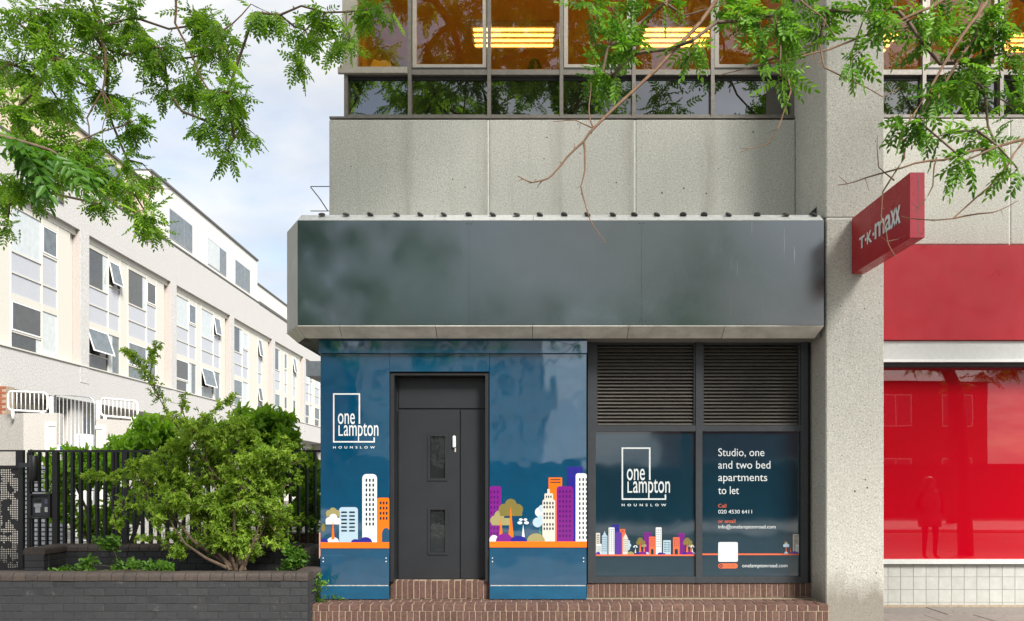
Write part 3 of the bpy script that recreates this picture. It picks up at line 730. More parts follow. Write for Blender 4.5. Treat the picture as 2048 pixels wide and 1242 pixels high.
q1.mound(56, 858, 16, 18, 'lilac', 5.6, x0=40)
q1.build('printed_skyline', po[0])
q2 = Print(YQ, 1390, 860, 3.45)
for t, x1_, b_, c_ in (('Studio, one', 478, 180, 127), ('and two bed', 520, 266, 213), ('apartments', 498, 352, 299), ('to let', 303, 442, 389)):
    q2.text(t, 160, x1_, b_, c_, 'pwhite', 1)
q2.text('Call', 160, 216, 535, 510, 'salmon', 1); q2.text('020 4530 6411', 160, 393, 576, 551, 'pwhite', 1)
q2.text('or email', 160, 278, 641, 616, 'salmon', 1); q2.text('info@onelamptonroad.com', 160, 556, 679, 655, 'pwhite', 1)
q2.text('onelamptonroad.com', 325, 638, 947, 923, 'pwhite', 1)
q2.build('printed_lettering', po[1])
q2 = Print(YQ, 1390, 860, 3.45)
q2.rect(40, 716, 852, 863, 'salmon', 1)
q2.rect(160, 295, 773, 909, 'pwhite', 2, 10, 10)
q2.rect(160, 295, 920, 955, 'salmon', 2, 17, 17); q2.ell(179, 937, 13, 13, 'pdark', 3); q2.ell(179, 937, 6, 6, 'salmon', 4)
q2.text('SCAN ME', 200, 274, 946, 929, 'olive', 3)
q2.rect(675, 716, 720, 852, 'pcream', 2); q2.grid((697,), [728 + 8.4*i for i in range(14)], 34, 3.6, 'pdark', 3, 0)
q2.rect(694, 716, 790, 852, 'pwhite', 4, 4); q2.grid((700, 706, 712), [800 + 9*i for i in range(5)], 3, 5, 'pdark', 5)
for a, b in ((616, 797), (628, 788), (641, 797)): q2.ell(a, b, 9, 10, 'pblue', 3 + a*.001)
q2.ell(628, 778, 14, 10, 'olive', 2); q2.rect(611, 648, 797, 808, 'pblue', 3.8); q2.poly([(622, 845), (628, 800), (634, 845)], 'salmon', 4.4); q2.mound(628, 853, 13, 14, 'pblue', 5)
q2.poly([(655, 845), (658, 806), (662, 845)], 'salmon', 3); q2.mound(685, 853, 32, 16, 'lilac', 6, x1=716)
q2.build('printed_skyline', po[1])

# --- brick plinths and step
def soldiers(part, x0, x1, y, z0, z1, depth, pitch):
    n = round((x1 - x0) / pitch); p = (x1 - x0) / n
    me = MB().box(.005, p - .005, 0, depth, .004, z1 - z0 - .002, b=.004).mesh('brick', M['brick'])
    for i in range(n): link('brick', me, part, (x0 + i * p + random.uniform(-.0015, .0015), y + random.uniform(-.002, .0015), z0 + random.uniform(-.003, .001)), (0, random.uniform(-.006, .006), random.uniform(-.01, .01)))
YPL = YW - .03
zp = Z(1165, YPL)
pl = MB().box(X(1175, YPL), COLX0 + .02, YPL + .006, YPL + .2, STEP, zp - .006).build('window_plinth', M['mortar'], bld)
soldiers(pl, X(1175, YPL), COLX0 - .002, YPL, STEP + .002, zp - .002, .1, .067)
YDP = 9.73
pl = MB().box(pa[1] + .002, pa[2] - .002, YDP + .006, YD + .1, STEP, Z(1161, YDP) - .004).build('door_plinth', M['mortar'], bld)
soldiers(pl, pa[1] + .002, pa[2] - .002, YDP, STEP + .002, Z(1161, YDP) - .001, .12, .0685)
SY = 9.30; sx0, sx1 = X(616, SY), COLX0 - .003
st = MB().box(sx0 + .006, sx1, SY + .006, 10.1, -.05, STEP - .007).build('front_step', M['mortar'], bld)
soldiers(st, sx0, sx1, SY, .0, STEP - .072, .1, .069)
n = 50; p = (sx1 - sx0) / n
me = MB().box(.006, p - .006, .004, .206, -.07, 0, b=.005).mesh('brick', M['brick'])
me2 = MB().box(.006, p - .006, .004, .206, -.07, 0, b=.005).mesh('brick', M['brick'])
for r_, (yy, off) in enumerate(((SY - .004, 0), (SY + .212, .5))):
    for i in range(n - (1 if off else 0)):
        link('brick', me, st, (sx0 + (i + off) * p, yy, STEP + random.uniform(-.002, .001)), (random.uniform(-.005, .005), random.uniform(-.007, .007), random.uniform(-.006, .006)))

# --- red shopfront
a, b = COLX1 + .004, RX1
MB().box(a, b, YC - .10, YC + .3, Z(680, YC - .1), Z(490, YC - .1), b=.004).build('red_fascia', M['red_fas'], bld)
MB().box(a, b, YC - .06, YC + .3, Z(722, YC - .06), Z(682, YC - .06)).build('signband', M['panelw'], bld)
MB().box(a, b, YC - .085, YC - .061, Z(724, YC - .08), Z(719, YC - .08)).build('signband_edge', M['white'], bld)
MB().box(a, b, YC + .0, YC + .35, Z(732, YC), Z(724.5, YC)).build('head_frame', M['frame'], bld)
MB().box(a, b, YR, YR + .02, Z(1119, YR), Z(731, YR)).build('red_pane', M['red_glass'], bld)
MB().box(a, b, YR - .06, YR + .05, Z(1128, YR - .06), Z(1119, YR - .06)).build('sill', M['panelw'], bld)
zt = Z(1128, YR) - .003
tw = MB().box(a, b, YR + .006, YR + .1, -.05, zt).build('tiled_plinth', M['grout'], bld)
tp = 25.4 * YR / F
for r_ in range(4):
    z1 = zt - r_ * tp; z0 = max(z1 - tp, .02)
    tm = MB().box(.002, tp - .002, 0, .012, .002, z1 - z0 - .002, b=.0015).mesh('tile', M['tile'])
    for i in range(20): link('tile', tm, tw, (a - .06 + i * tp if i else a + .001, YR + random.uniform(-.0008, .0008), z0)) if i else link('tile', MB().box(.002, tp - .064, 0, .012, .002, z1 - z0 - .002).mesh('tile', M['tile']), tw, (a, YR, z0))
MB().box(a, b, YR - .03, YR + .02, -.03, .022).build('base_fillet', M['mortar'], bld)
# flat canopy and wall brackets on the left flank
MB().box(X(612, 14.2), SX0 + .0, 14.2, 15.6, Z(752, 14.2), Z(722, 14.2)).build('side_canopy', M['silver'], bld)
wb = MB()
for py in (373, 422): wb.tube([P(621, py, 10.9), P(660, py, 10.9)], .006, 5)
wb.tube([P(621, 374, 10.9), P(640, 398, 10.9), P(655, 421, 10.9)], .007, 5)
wb.build('wire_bracket', M['flash'], bld)

# --- blade sign on the column
sg = thing('projecting_sign', 'red projecting blade sign with white lettering fixed to the concrete column', 'sign', (X(1702, YCOL), YCOL, 3.93))
s0, s1, sz0, sz1 = X(1702, YCOL), X(1702, YCOL) + .143, 3.935, 4.562
MB().box(s0, s1, 7.97, YCOL - .02, sz0, sz1, b=.006).build('sign_box', [M['red_sign']], sg)
MB().box(s0 + .002, s1 - .002, 7.962, 7.969, sz0 + .003, sz1 - .003).build('end_cover', M['red_rim'], sg)
MB().box(s0 + .078, s0 + .082, 7.9605, 7.9618, sz0 + .003, sz1 - .003).build('end_seam', M['flash'], sg)
MB().box(s0 + .03, s1 - .03, YCOL - .02, YCOL - .001, sz0 + .1, sz1 - .1).build('wall_plate', M['frame'], sg)
def sign_text(t, y0, y1, zb, zc, ref='H', bold=.03, shear=0.0, sp=1.0):
    v, f = text_shape(t, sp, bold); vr, _ = text_shape(ref, 1.0, bold)
    hc = max(p[1] for p in vr); a, b = min(p[0] for p in v), max(p[0] for p in v); m = MB()
    k = (zc - zb) / hc
    m.v = [(s0 - .004, y0 + (p[0] - a) / (b - a) * (y1 - y0), zb + p[1] * k) for p in v]; m.f = list(f); m.m = [0] * len(f)
    return m
def yat(px): return F * s0 / (px - CX)
zb = sz0 + .215
for t, a_, b_, h, ref, bo in (('T', 1719, 1730, .125, 'H', .03), ('K', 1734.5, 1744.5, .125, 'H', .03), ('m', 1750, 1770, .155, 'x', .02), ('a', 1770.5, 1783, .155, 'x', .02), ('x', 1782, 1793, .17, 'x', .03), ('x', 1790, 1802, .17, 'x', .03)):
    sign_text(t, yat(a_), yat(b_), zb, zb + h, ref, bo).build('sign_letter', M['pwhite'], sg)
for px in (1732.2, 1747.2):
    y = yat(px); MB().box(s0 - .005, s0 - .001, y - .016, y + .016, zb + .045, zb + .077).build('sign_dot', M['pwhite'], sg)

# fallen leaves and grit caught along the step and the wall foot
lv = MB()
for i in range(150):
    q = random.random()
    if q < .5: x, y, z = random.uniform(sx0, sx1), random.choice((YP - .03, YDP - .03, YPL - .03)) - random.random()**2*.2, STEP + .004
    elif q < .8: x, y, z = random.uniform(COLX1, 7.5), YR - .04 - random.random()**2*.9, .006
    else: x, y, z = random.uniform(-3, 7), random.uniform(8, 9.25), .006
    if z > .1 and x < pa[3] and y > YP - .03: y = YP - .04
    a = random.uniform(0, 6.28); L = random.uniform(.008, .022); w = L*.35; ca, sa = math.cos(a), math.sin(a)
    lv.poly([(x + u*ca - v*sa, y + u*sa + v*ca, z + h) for u, v, h in ((-L, 0, 0), (0, -w, .004), (L, 0, .002), (0, w, .005))])
o = lv.build('fallen_leaves', mat_plain('dry_leaf', (.34, .25, .09), .8, .5, scale=3)); o['kind'] = 'stuff'; o['label'] = 'scattered dry yellow leaflets on the step and pavement'; o['category'] = 'leaf litter'
# ------------------------------------------------------------------ things on the first-floor window sill
SHF = 6.872
MB().box(ux[0] + .12, ux[6], YU + .12, 11.25, SHF - .03, SHF).build('window_shelf', M['room'], bld)
t = thing('paper_bag', 'crumpled cream bag behind the left first-floor window', 'bag', P(765, 140, 11.0))
c = P(765, 146, 11.0); c.z = SHF + .102
MB().prism([(c.x - .16, 10.9, c.z - .1), (c.x + .13, 10.9, c.z - .1), (c.x + .13, 10.9, c.z + .09), (c.x + .05, 10.9, c.z + .13), (c.x - .02, 10.9, c.z + .11), (c.x - .1, 10.9, c.z + .14), (c.x - .13, 10.9, c.z + .07)], (0, .16, 0)).build('bag_body', M['pcream'], t)
def lump(name, label, cat, px, py, rx, rz, mat):
    c = P(px, py, 11.0); c.z = SHF + rz + .002; m = MB(); prof = [(rx*.75, -rz), (rx, -rz*.5), (rx*.98, 0), (rx*.8, rz*.5), (rx*.5, rz*.85), (rx*.12, rz)]
    m.lathe((c.x, 11.0, c.z), prof, 14); o = m.build(name, mat, None, True); tag(o, label, cat)
lump('dark_holdall', 'dark green rounded bag behind the left first-floor window', 'bag', 815, 135, .22, .15, M['olive'])
lump('round_cushion', 'grey rounded chair back behind the lit middle window', 'chair', 1069, 136, .10, .15, M['frame'])

# ------------------------------------------------------------------ planter
PY = 9.11; pzt = .61; cz = .085
pl = thing('brick_planter', 'low black-painted brick planter with rounded coping', 'planter', (-4.3, 9.6, 0))
fxr = X(616, PY); fxl = -7.4
fw = MB().box(fxl, fxr - .004, PY + .003, PY + .22, -.05, pzt - .085).build('front_wall', M['pmort'], pl)
rw = MB().box(fxr - .22, fxr - .006, PY + .22, 9.655, -.05, pzt - .085).build('return_wall', M['pmort'], pl)
brick_s = MB().box(.004, .221, 0, .1, .004, cz - .003, b=.005).mesh('brick', M['pbrick'])
brick_h = MB().box(.004, .108, 0, .1, .004, cz - .003, b=.005).mesh('brick', M['pbrick'])
def course(part, x0, x1, y, z, off, rot=0.0, along='x'):
    """stretcher course from x0 to x1 (or along y when along == 'y', face towards +x)"""
    x = x0 - off
    while x < x1 - .02:
        me_, w = brick_s, .225
        if x < x0 - .01:
            me_, w, x = brick_h, .1125, x0
        if x + w > x1 + .01:
            w2 = x1 - x
            if w2 < .05: break
            me_ = MB().box(.004, w2 - .004, 0, .1, .004, cz - .003, b=.005).mesh('brick', M['pbrick']); w = w2
        jy = random.uniform(-.003, .003); jr = random.uniform(-.006, .006)
        if along == 'x': link('brick', me_, part, (x, y + jy, z), (0, jr * .4, jr))
        else: link('brick', me_, part, (y + jy, x, z), (0, 0, R(90) + jr))
        x += w
for k in range(6):
    course(fw, fxl, fxr - .002, PY, pzt - .085 - (k + 1)*cz + .0, .1125 if k % 2 else 0)
    course(rw, PY + .106, 9.655, fxr + .0, pzt - .085 - (k + 1)*cz, 0 if k % 2 else .1125, along='y')
def coping(w, d, h=.085, over=.012):
    """bull-nosed brick: round front and back edges, laid across the wall"""
    pts = []; r = .045
    for cy, a0, a1 in ((-over + r, 180, 90), (d + over - r, 90, 0)):
        for i in range(5):
            a = R(a0 + (a1 - a0) * i / 4); pts.append((0, cy + r * math.cos(a), h - r + r * math.sin(a)))
    pts = [(0, -over, 0)] + pts + [(0, d + over, 0)]
    return MB().prism([(.003, p[1], p[2]) for p in pts], (w - .006, 0, 0)).mesh('coping_brick', M['pcope'])
cop = coping(.134, .22)
n = int((fxr - fxl) / .134)
for i in range(n + 1):
    x = fxr - .134 * (i + 1) + .004
    link('coping_brick', cop, fw, (x, PY, pzt - .085 + random.uniform(-.002, .002)), (0, random.uniform(-.012, .012), random.uniform(-.008, .008)))
for i in range(3): link('coping_brick', cop, rw, (fxr + .006, PY + .245 + i*.134, pzt - .085), (random.uniform(-.01, .01), 0, R(90)))
MB().box(fxl, fxr - .2, PY + .2, 10.95, -.05, .44).build('soil', M['soil'], pl)
# raised rear wall with its two forward wings
BY = 10.9; bzt = .775
wl0, wl1 = X(48, 10.4), X(88, 10.4)
bw = MB().box(wl0, X(641, BY) + .1, BY + .006, BY + .22, 0, bzt - .085).build('rear_wall', M['pmort'], pl)
for k in range(4): course(bw, wl1 - .1, X(641, BY) + .1, BY, bzt - .085 - (k + 1)*cz, .1125 if k % 2 else 0)
x = wl0
while x < X(641, BY):
    link('coping_brick', cop, bw, (x, BY, bzt - .085 + random.uniform(-.002, .002)), (0, random.uniform(-.012, .012), 0)); x += .134
lw = MB().box(wl0 + .004, wl1 - .006, 10.406, BY, 0, bzt - .085).build('left_wing', M['pmort'], pl)
wme = MB().box(.003, wl1 - wl0 - .003, 0, .1, .004, cz - .003, b=.006).mesh('brick', M['pbrick'])
for k in range(5):
    link('brick', wme, lw, (wl0, 10.40, bzt - .085 - (k + 1)*cz))
    course(lw, 10.5, BY + .0, wl1, bzt - .085 - (k + 1)*cz, 0, along='y')
for i in range(4): link('coping_brick', coping(.134, wl1 - wl0), lw, (wl1 + .0, 10.398 + i*.126, bzt - .085), (0, 0, R(90)))
rx0, rx1 = X(606, 10.1), X(641, 10.1) + .05
ri = MB().box(rx0 + .006, rx1 - .004, 10.106, BY, 0, bzt - .06).build('right_wing', M['pmort'], pl)
wme = MB().box(.003, rx1 - rx0 - .003, 0, .1, .004, cz - .003, b=.006).mesh('brick', M['pbrick'])
for k in range(5): link('brick', wme, ri, (rx0, 10.10, bzt - .06 - (k + 1)*cz))
for i in range(6): link('coping_brick', coping(.134, rx1 - rx0), ri, (rx1, 10.098 + i*.134, bzt - .06), (0, 0, R(90)))

# ------------------------------------------------------------------ railing, gate, entry panel
FY = 11.15; ft = Z(900, FY)
fn = thing('black_railing', 'black vertical-bar metal railing behind the planter', 'railing', (-3.9, FY, 0))
xl, xr_ = X(58, FY), X(640, FY) + .25
MB().box(xl, xr_, FY - .03, FY + .03, ft - .03, ft).build('top_rail', M['railing'], fn)
MB().box(X(106, FY), xr_, FY - .02, FY + .02, .12, .16).build('bottom_rail', M['railing'], fn)
bar = MB().box(-.016, .016, -.03, .03, .05, ft - .031).mesh('bar', M['railing'])
post = MB().box(-.035, .035, -.035, .035, 0, ft - .031).mesh('post', M['railing'])
for px in (112, 251, 395, 540): link('post', post, fn, (X(px, FY), FY, 0))
for px in [130, 145.5, 162, 178.5, 194.5, 210.5, 227, 234] + [269 + 16.4*i for i in range(24)]:
    if min(abs(px - q) for q in (395, 540)) > 7: link('bar', bar, fn, (X(px, FY), FY, 0))
sb = MB().box(-.011, .011, -.025, .025, Z(984, FY), ft - .031).mesh('bar', M['railing'])
sb2 = MB().box(-.011, .011, -.025, .025, .16, Z(1036, FY)).mesh('bar', M['railing'])
for px in (65, 79, 94): link('bar', sb, fn, (X(px, FY), FY, 0)); link('bar', sb2, fn, (X(px, FY), FY, 0))
link('post', MB().box(-.02, .02, -.03, .03, 0, ft - .031).mesh('post', M['railing']), fn, (X(59, FY), FY, 0))
it = thing('entry_intercom', 'black door-entry panel with keypad set into the railing by the gate', 'intercom', P(83, 1035, FY))
x0, x1, z0, z1 = X(62, FY), X(105, FY), Z(1035, FY), Z(987, FY)
m = MB().box(x0, x0 + .03, FY - .06, FY + .03, z0, z1).box(x1 - .03, x1, FY - .06, FY + .03, z0, z1).box(x0 + .03, x1 - .03, FY - .06, FY + .03, z0, z0 + .025).box(x0 + .03, x1 - .03, FY - .06, FY + .03, z1 - .025, z1)
m.build('housing', M['railing'], it)
MB().box(x0 + .03, x1 - .03, FY - .02, FY + .0, z0 + .025, z1 - .025).build('face_plate', M['frame'], it)
def ip(px0, px1, py0, py1): return (X(px0, FY), X(px1, FY), FY - .03, FY - .019, Z(py1, FY), Z(py0, FY))
MB().box(*ip(70, 85, 1007, 1014)).box(*ip(73, 83, 1014.5, 1025)).build('speaker_plate', M['silver'], it)
MB().box(*ip(92, 99, 998, 1008)).build('display', mat_plain('dim_display', (.10, .10, .16), .2), it)
MB().box(*ip(73, 83, 998, 1003)).build('lens', M['black'], it)
for i in range(3):
    for j in range(4): MB().box(*ip(92 + i*2.6, 93.8 + i*2.6, 1014.5 + j*2.5, 1016.3 + j*2.5)).build('key', M['white'], it)
lt = thing('gate_light', 'black cylindrical fitting on the gatepost left of the railing', 'light fitting', P(67, 963, FY - .12))
c = P(67, 963, FY - .12); h = Z(911, FY - .12) - c.z
MB().lathe(c, [(.05, 0), (.056, .006), (.056, h - .006), (.05, h)], 18).build('cylinder_body', M['railing'], lt, True)
MB().box(X(50, FY) , c.x - .04, FY - .14, FY - .09, c.z + h*.55, c.z + h*.72).build('bracket', M['frame'], lt)
gt = thing('perforated_gate', 'black perforated metal gate at the left edge beside the railing', 'gate', (X(10, FY), FY, 0))
gx0, gx1 = -8.2, X(48, FY)
def perforated():
    k = NT('perforated_black_sheet'); c = k.co(scale=(34, 1, 34))
    fr_ = k.n('ShaderNodeVectorMath', operation='FRACTION'); k.l(c, fr_.inputs[0])
    su = k.n('ShaderNodeVectorMath', operation='SUBTRACT'); k.l(fr_.outputs[0], su.inputs[0]); su.inputs[1].default_value = (.5, 0, .5)
    mu = k.n('ShaderNodeVectorMath', operation='MULTIPLY'); k.l(su.outputs[0], mu.inputs[0]); mu.inputs[1].default_value = (1, 0, 1)
    le = k.n('ShaderNodeVectorMath', operation='LENGTH'); k.l(mu.outputs[0], le.inputs[0])
    ls = k.n('ShaderNodeMath', operation='LESS_THAN'); k.l(le.outputs['Value'], ls.inputs[0]); ls.inputs[1].default_value = .36
    nz = k.noise(k.co(), 7.0, 2, .5)
    gtn = k.n('ShaderNodeMath', operation='GREATER_THAN'); k.l(nz, gtn.inputs[0]); gtn.inputs[1].default_value = .47
    al = k.n('ShaderNodeMath', operation='MULTIPLY'); k.l(ls.outputs[0], al.inputs[0]); k.l(gtn.outputs[0], al.inputs[1])
    inv = k.n('ShaderNodeMath', operation='SUBTRACT'); inv.inputs[0].default_value = 1; k.l(al.outputs[0], inv.inputs[1])
    k.set(Base_Color=(.016, .016, .017), Roughness=.5); k.l(inv.outputs[0], k.b.inputs['Alpha']); return k.m
MB().box(gx0, gx1 - .06, FY - .004, FY, Z(1138, FY), Z(935, FY)).build('perforated_sheet', perforated(), gt)
m = MB().box(gx1 - .06, gx1, FY - .03, FY + .03, .12, ft - .02).box(gx0, gx1 - .06, FY - .03, FY + .03, Z(937, FY), Z(931, FY)).box(gx0, gx1 - .06, FY - .03, FY + .03, Z(1142, FY), Z(1136, FY)).box(gx0, gx1, FY - .03, FY + .03, ft - .02, ft)
m.build('gate_frame', M['railing'], gt)
for i in range(24):
    x = X(36 - 15.5*i, FY)
    if x < gx0: break
    link('bar', MB().box(-.02, .02, -.02, .02, Z(931, FY), ft - .021).mesh('bar', M['railing']) if i == 0 else bpy.data.meshes['gate_bar'], gt, (x, FY, 0))
    if i == 0: gt.children[-1].data.name = 'gate_bar'
    link('bar', MB().box(-.02, .02, -.02, .02, .06, Z(1142, FY)).mesh('bar', M['railing']), gt, (x, FY, 0))
# slatted screen and timber box seen through the bars
ss = thing('slatted_screen', 'grey horizontal-slat screen seen through the railing by the intercom', 'screen', (X(84, 13.5), 13.5, 0))
a, b = X(40, 13.5), X(128, 13.5)
MB().box(a, b, 13.53, 13.56, 0, Z(930, 13.5)).build('backing', M['frame'], ss)
sm = MB().box(0, b - a, 0, .02, 0, .05).mesh('slat', mat_plain('pale_grey_slat', (.44, .45, .50), .5))
zc = .35
while zc < Z(930, 13.5) - .05: link('slat', sm, ss, (a, 13.5, zc)); zc += .072
tb = thing('timber_box', 'brown timber bed edging behind the right end of the railing', 'timber edging', (X(600, 12.6), 12.6, 0))
for k in range(3): MB().box(X(520, 12.6), X(650, 12.6), 12.6, 12.64, .42 + k*.13, .545 + k*.13, b=.006).build('board', M['wood'], tb)
MB().box(X(520, 12.6), X(650, 12.6), 12.64, 13.2, 0, .79).build('fill', M['soil'], tb)

# ------------------------------------------------------------------ white building along the side street
X0 = -15.0
wbld = thing('white_office_block', 'long white concrete block with tall recessed window bays receding on the left', 'building', (X0, 0, 0), rotz=.012)
def W(mb, name, mat, parent=wbld): return mb.build(name, mat, parent)
ZH, ZS, ZB, ZP, RC = 10.19, 5.54, 4.3, 11.85, .21
PITCH = 7.6; U0 = 29.1 - 2*PITCH
cols = [U0 + PITCH*i for i in range(8)]
UE = cols[-1] + .35
W(MB().box(-12, 0, U0 - .3, UE, ZH, ZP), 'parapet_wall', M['conc_far'])
W(MB().box(-12, 0, U0 - .3, UE, ZB, ZS), 'spandrel_wall', M['conc_far'])
W(MB().box(-12, -RC - .06, U0 - .3, UE, ZS, ZH), 'inner_wall', M['cream'])
W(MB().box(-12, -1.2, U0 - .3, UE, 0, ZB), 'ground_floor_wall', M['cream'])
for u in cols:
    W(MB().box(-RC - .05, -.002, u - .3, u + .3, ZS + .001, ZH - .001), 'pier', M['conc_jamb'])
    W(MB().box(.0, .012, u - .3, u + .3, ZS - .6, ZH + .02), 'pier_face', M['conc_far'])
    W(MB().box(-1.2, -.25, u - .45, u + .35, 0, ZB - .001), 'ground_floor_pier', M['conc_ramp'])
RX = -RC
GL = ['glass_far', 'glass_dark', 'glass_white']
def strip(w, u0, u1, kind, tilt_top, tilt_low, gi):
    """one vertical strip of the curtain window between u0 and u1"""
    e = .035
    def pane(z0, z1, m, nm='pane', dx=0): MB().box(RX + .012 + dx, RX + .02 + dx, u0 + e, u1 - e, z0, z1).build(nm, M[m], w)
    def bars(zs):
        for a, b in zs: MB().box(RX + .0, RX + .05, u0 + e, u1 - e, a, b).build('glazing_bar', M['cream'], w)
    def sash(z0, z1, tilt, m):
        f = MB(); t = .045; L = u1 - u0 - 2*e
        f.box(0, .03, 0, t, -(z1 - z0), 0).box(0, .03, L - t, L, -(z1 - z0), 0).box(0, .03, t, L - t, -t, 0).box(0, .03, t, L - t, -(z1 - z0), -(z1 - z0) + t)
        o = link('sash', f.mesh('sash', M['white']), w, (RX + .03, u0 + e, z1), (0, R(-tilt), 0))
        link('pane', MB().box(.008, .016, t, L - t, -(z1 - z0) + t, -t).mesh('pane', M[m]), w, (RX + .03, u0 + e, z1), (0, R(-tilt), 0))
    if kind == 'w':
        bars([(9.84, 10.0), (8.47, 8.52), (7.83, 7.87), (7.0, 7.22), (6.04, 6.08)])
        pane(8.52, 9.84, GL[gi[0]]); pane(7.87, 8.47, 'lavender', 'spandrel'); pane(7.22, 7.83, 'lavender', 'spandrel')
        if tilt_low:
            sash(6.10, 6.99, tilt_low, 'glass_far'); pane(6.08, 7.0, 'glass_dark', dx=-.008)
        else: sash(6.10, 6.99, 0, GL[gi[1]])
        pane(5.60, 6.04, GL[gi[1]])
        cw = random.uniform(.12, .4)
        if gi[0] != 2: MB().box(RX + .021, RX + .024, u1 - e - cw, u1 - e - .01, 8.53, 9.83).build('curtain', M['glass_white'], w)
        if not tilt_low: MB().box(RX + .021, RX + .024, u1 - e - cw*.8, u1 - e - .01, 5.61, 6.03).build('curtain', M['glass_white'], w)
    elif kind == 'n':
        bars([(9.78, 10.0), (8.80, 8.86), (7.83, 7.87), (7.0, 7.22)])
        sash(8.88, 9.76, tilt_top, GL[gi[1]])
        if tilt_top: pane(8.88, 9.76, 'glass_dark', dx=-.008)
        pane(7.87, 8.80, 'lavender', 'spandrel'); pane(7.22, 7.83, 'lavender', 'spandrel'); pane(5.60, 7.0, GL[gi[0]])
        MB().box(RX + .021, RX + .024, u0 + e + .01, u0 + e + random.uniform(.1, .35), 5.61, 6.99).build('curtain', M['glass_white'], w)
    elif kind == 's':
        bars([(9.84, 10.0), (8.75, 8.80), (7.83, 7.87), (7.0, 7.22), (6.1, 6.14)])
        sash(8.82, 9.82, tilt_top, 'glass_far'); pane(7.87, 8.75, 'lavender', 'spandrel'); pane(7.22, 7.83, 'lavender', 'spandrel'); sash(6.16, 6.98, tilt_low, 'glass_dark'); pane(5.60, 6.1, 'glass_dark')
def bay(u, layout):
    w = MB().box(RX - .02, RX + .07, u + .3, u + PITCH - .3, 10.0, ZH - .002).build('window', M['cream'], wbld)
    MB().box(RX - .02, RX + .09, u + .3, u + PITCH - .3, ZS + .002, 5.59).build('window_sill', M['cream'], w)
    p = u + .42
    for kind, wd, tt, tl, gi in layout:
        if kind == 'p': MB().box(RX - .01, RX + .045, p + .012, p + wd - .012, 5.592, 9.998).build('cladding_panel', M['cream'], w)
        else: strip(w, p, p + wd, kind, tt, tl, gi)
        m = MB().box(RX - .005, RX + .065, p - .03, p + .011, 5.591, 9.999); m.build('mullion', M['cream'], w)
        p += wd
A1 = [('w', 1.62, 0, 0, (2, 1)), ('n', .92, 0, 0, (2, 0)), ('p', .66, 0, 0, 0), ('w', 1.66, 0, 0, (2, 1)), ('n', .92, 0, 0, (2, 0)), ('p', .78, 0, 0, 0)]
A2 = [('w', 1.62, 0, 18, (1, 1)), ('n', .92, 12, 0, (0, 0)), ('p', .66, 0, 0, 0), ('w', 1.66, 0, 0, (1, 0)), ('n', .92, 0, 0, (0, 1)), ('p', .78, 0, 0, 0)]
A3 = [('w', 1.70, 0, 0, (2, 1)), ('n', .92, 0, 0, (0, 0)), ('p', .60, 0, 0, 0), ('w', 1.66, 0, 14, (2, 0)), ('n', .95, 9, 0, (0, 0)), ('p', .73, 0, 0, 0)]
A4 = [('w', 1.75, 0, 0, (1, 0)), ('n', 1.0, 0, 0, (2, 2)), ('p', 1.75, 0, 0, 0), ('s', .8, 9, 9, (0, 0)), ('p', 1.26, 0, 0, 0)]
A5 = [('w', 1.6, 0, 0, (1, 0)), ('p', .9, 0, 0, 0), ('s', .75, 0, 0, (0, 0)), ('p', 1.4, 0, 0, 0), ('s', .8, 9, 0, (0, 0)), ('p', 1.1, 0, 0, 0)]
for i, L in enumerate((A1, A1, A2, A3, A4, A5, A1)): bay(cols[i], L)
# sill lip and ground-floor openings
W(MB().box(-.21, .04, U0, UE, ZS - .03, ZS + .0005), 'sill_lip', M['cream'])
for i in range(7):
    for k in range(3):
        u = cols[i] + .8 + k*2.2
        f = MB().box(-1.22, -1.15, u, u + 1.9, 1.2, ZB - .2).build('ground_floor_window', M['cream'], wbld)
        MB().box(-1.152, -1.142, u + .1, u + .9, 1.3, ZB - .4).build('pane', M['glass_dark'], f)
        MB().box(-1.152, -1.142, u + 1.0, u + 1.8, 1.3, ZB - .4).build('pane', M['glass_far'], f)
# set-back top storey
UT0, UT1 = 34.6, 49.0
W(MB().box(-12, -.12, UT0, UT1, ZP, 14.35), 'top_storey', M['render'])
W(MB().box(-12, -.05, UT0, UT1 + .05, 14.35, 14.44), 'roof_edge', M['flash'])
W(MB().box(-12, -.12, U0, UT0 - .02, ZP, 13.7), 'tan_storey', M['tan'])
W(MB().box(-12, -.05, U0, UT0 - .02, 13.7, 13.78), 'roof_edge', M['flash'])
W(MB().box(-.14, .03, U0, UT1, ZP, ZP + .07), 'parapet_flashing', M['flash'])
W(MB().box(-12, -.12, UT1, UE, ZP, 13.0), 'end_storey', M['render'])
W(MB().box(-12, -.06, UT1, UE, 13.0, 13.08), 'roof_edge', M['flash'])
W(MB().box(-.14, .05, UT1, UE, ZP, ZP + .14), 'parapet_rail', M['flash'])
for u0, u1, m in ((36.5, 39.1, 'glass_far'), (41.1, 43.7, 'glass_white'), (45.1, 47.6, 'glass_far'), (29.5, 32.2, 'glass_far')):
    f = MB().box(-.14, -.10, u0, u1, 12.15, 13.45).build('top_window', M['silver'], wbld)
    d = u0 + (u1 - u0)*.62
    MB().box(-.102, -.094, u0 + .05, d - .03, 12.2, 13.4).build('pane', M[m], f); MB().box(-.102, -.094, d + .03, u1 - .05, 12.2, 13.4).build('pane', M['glass_far'], f)
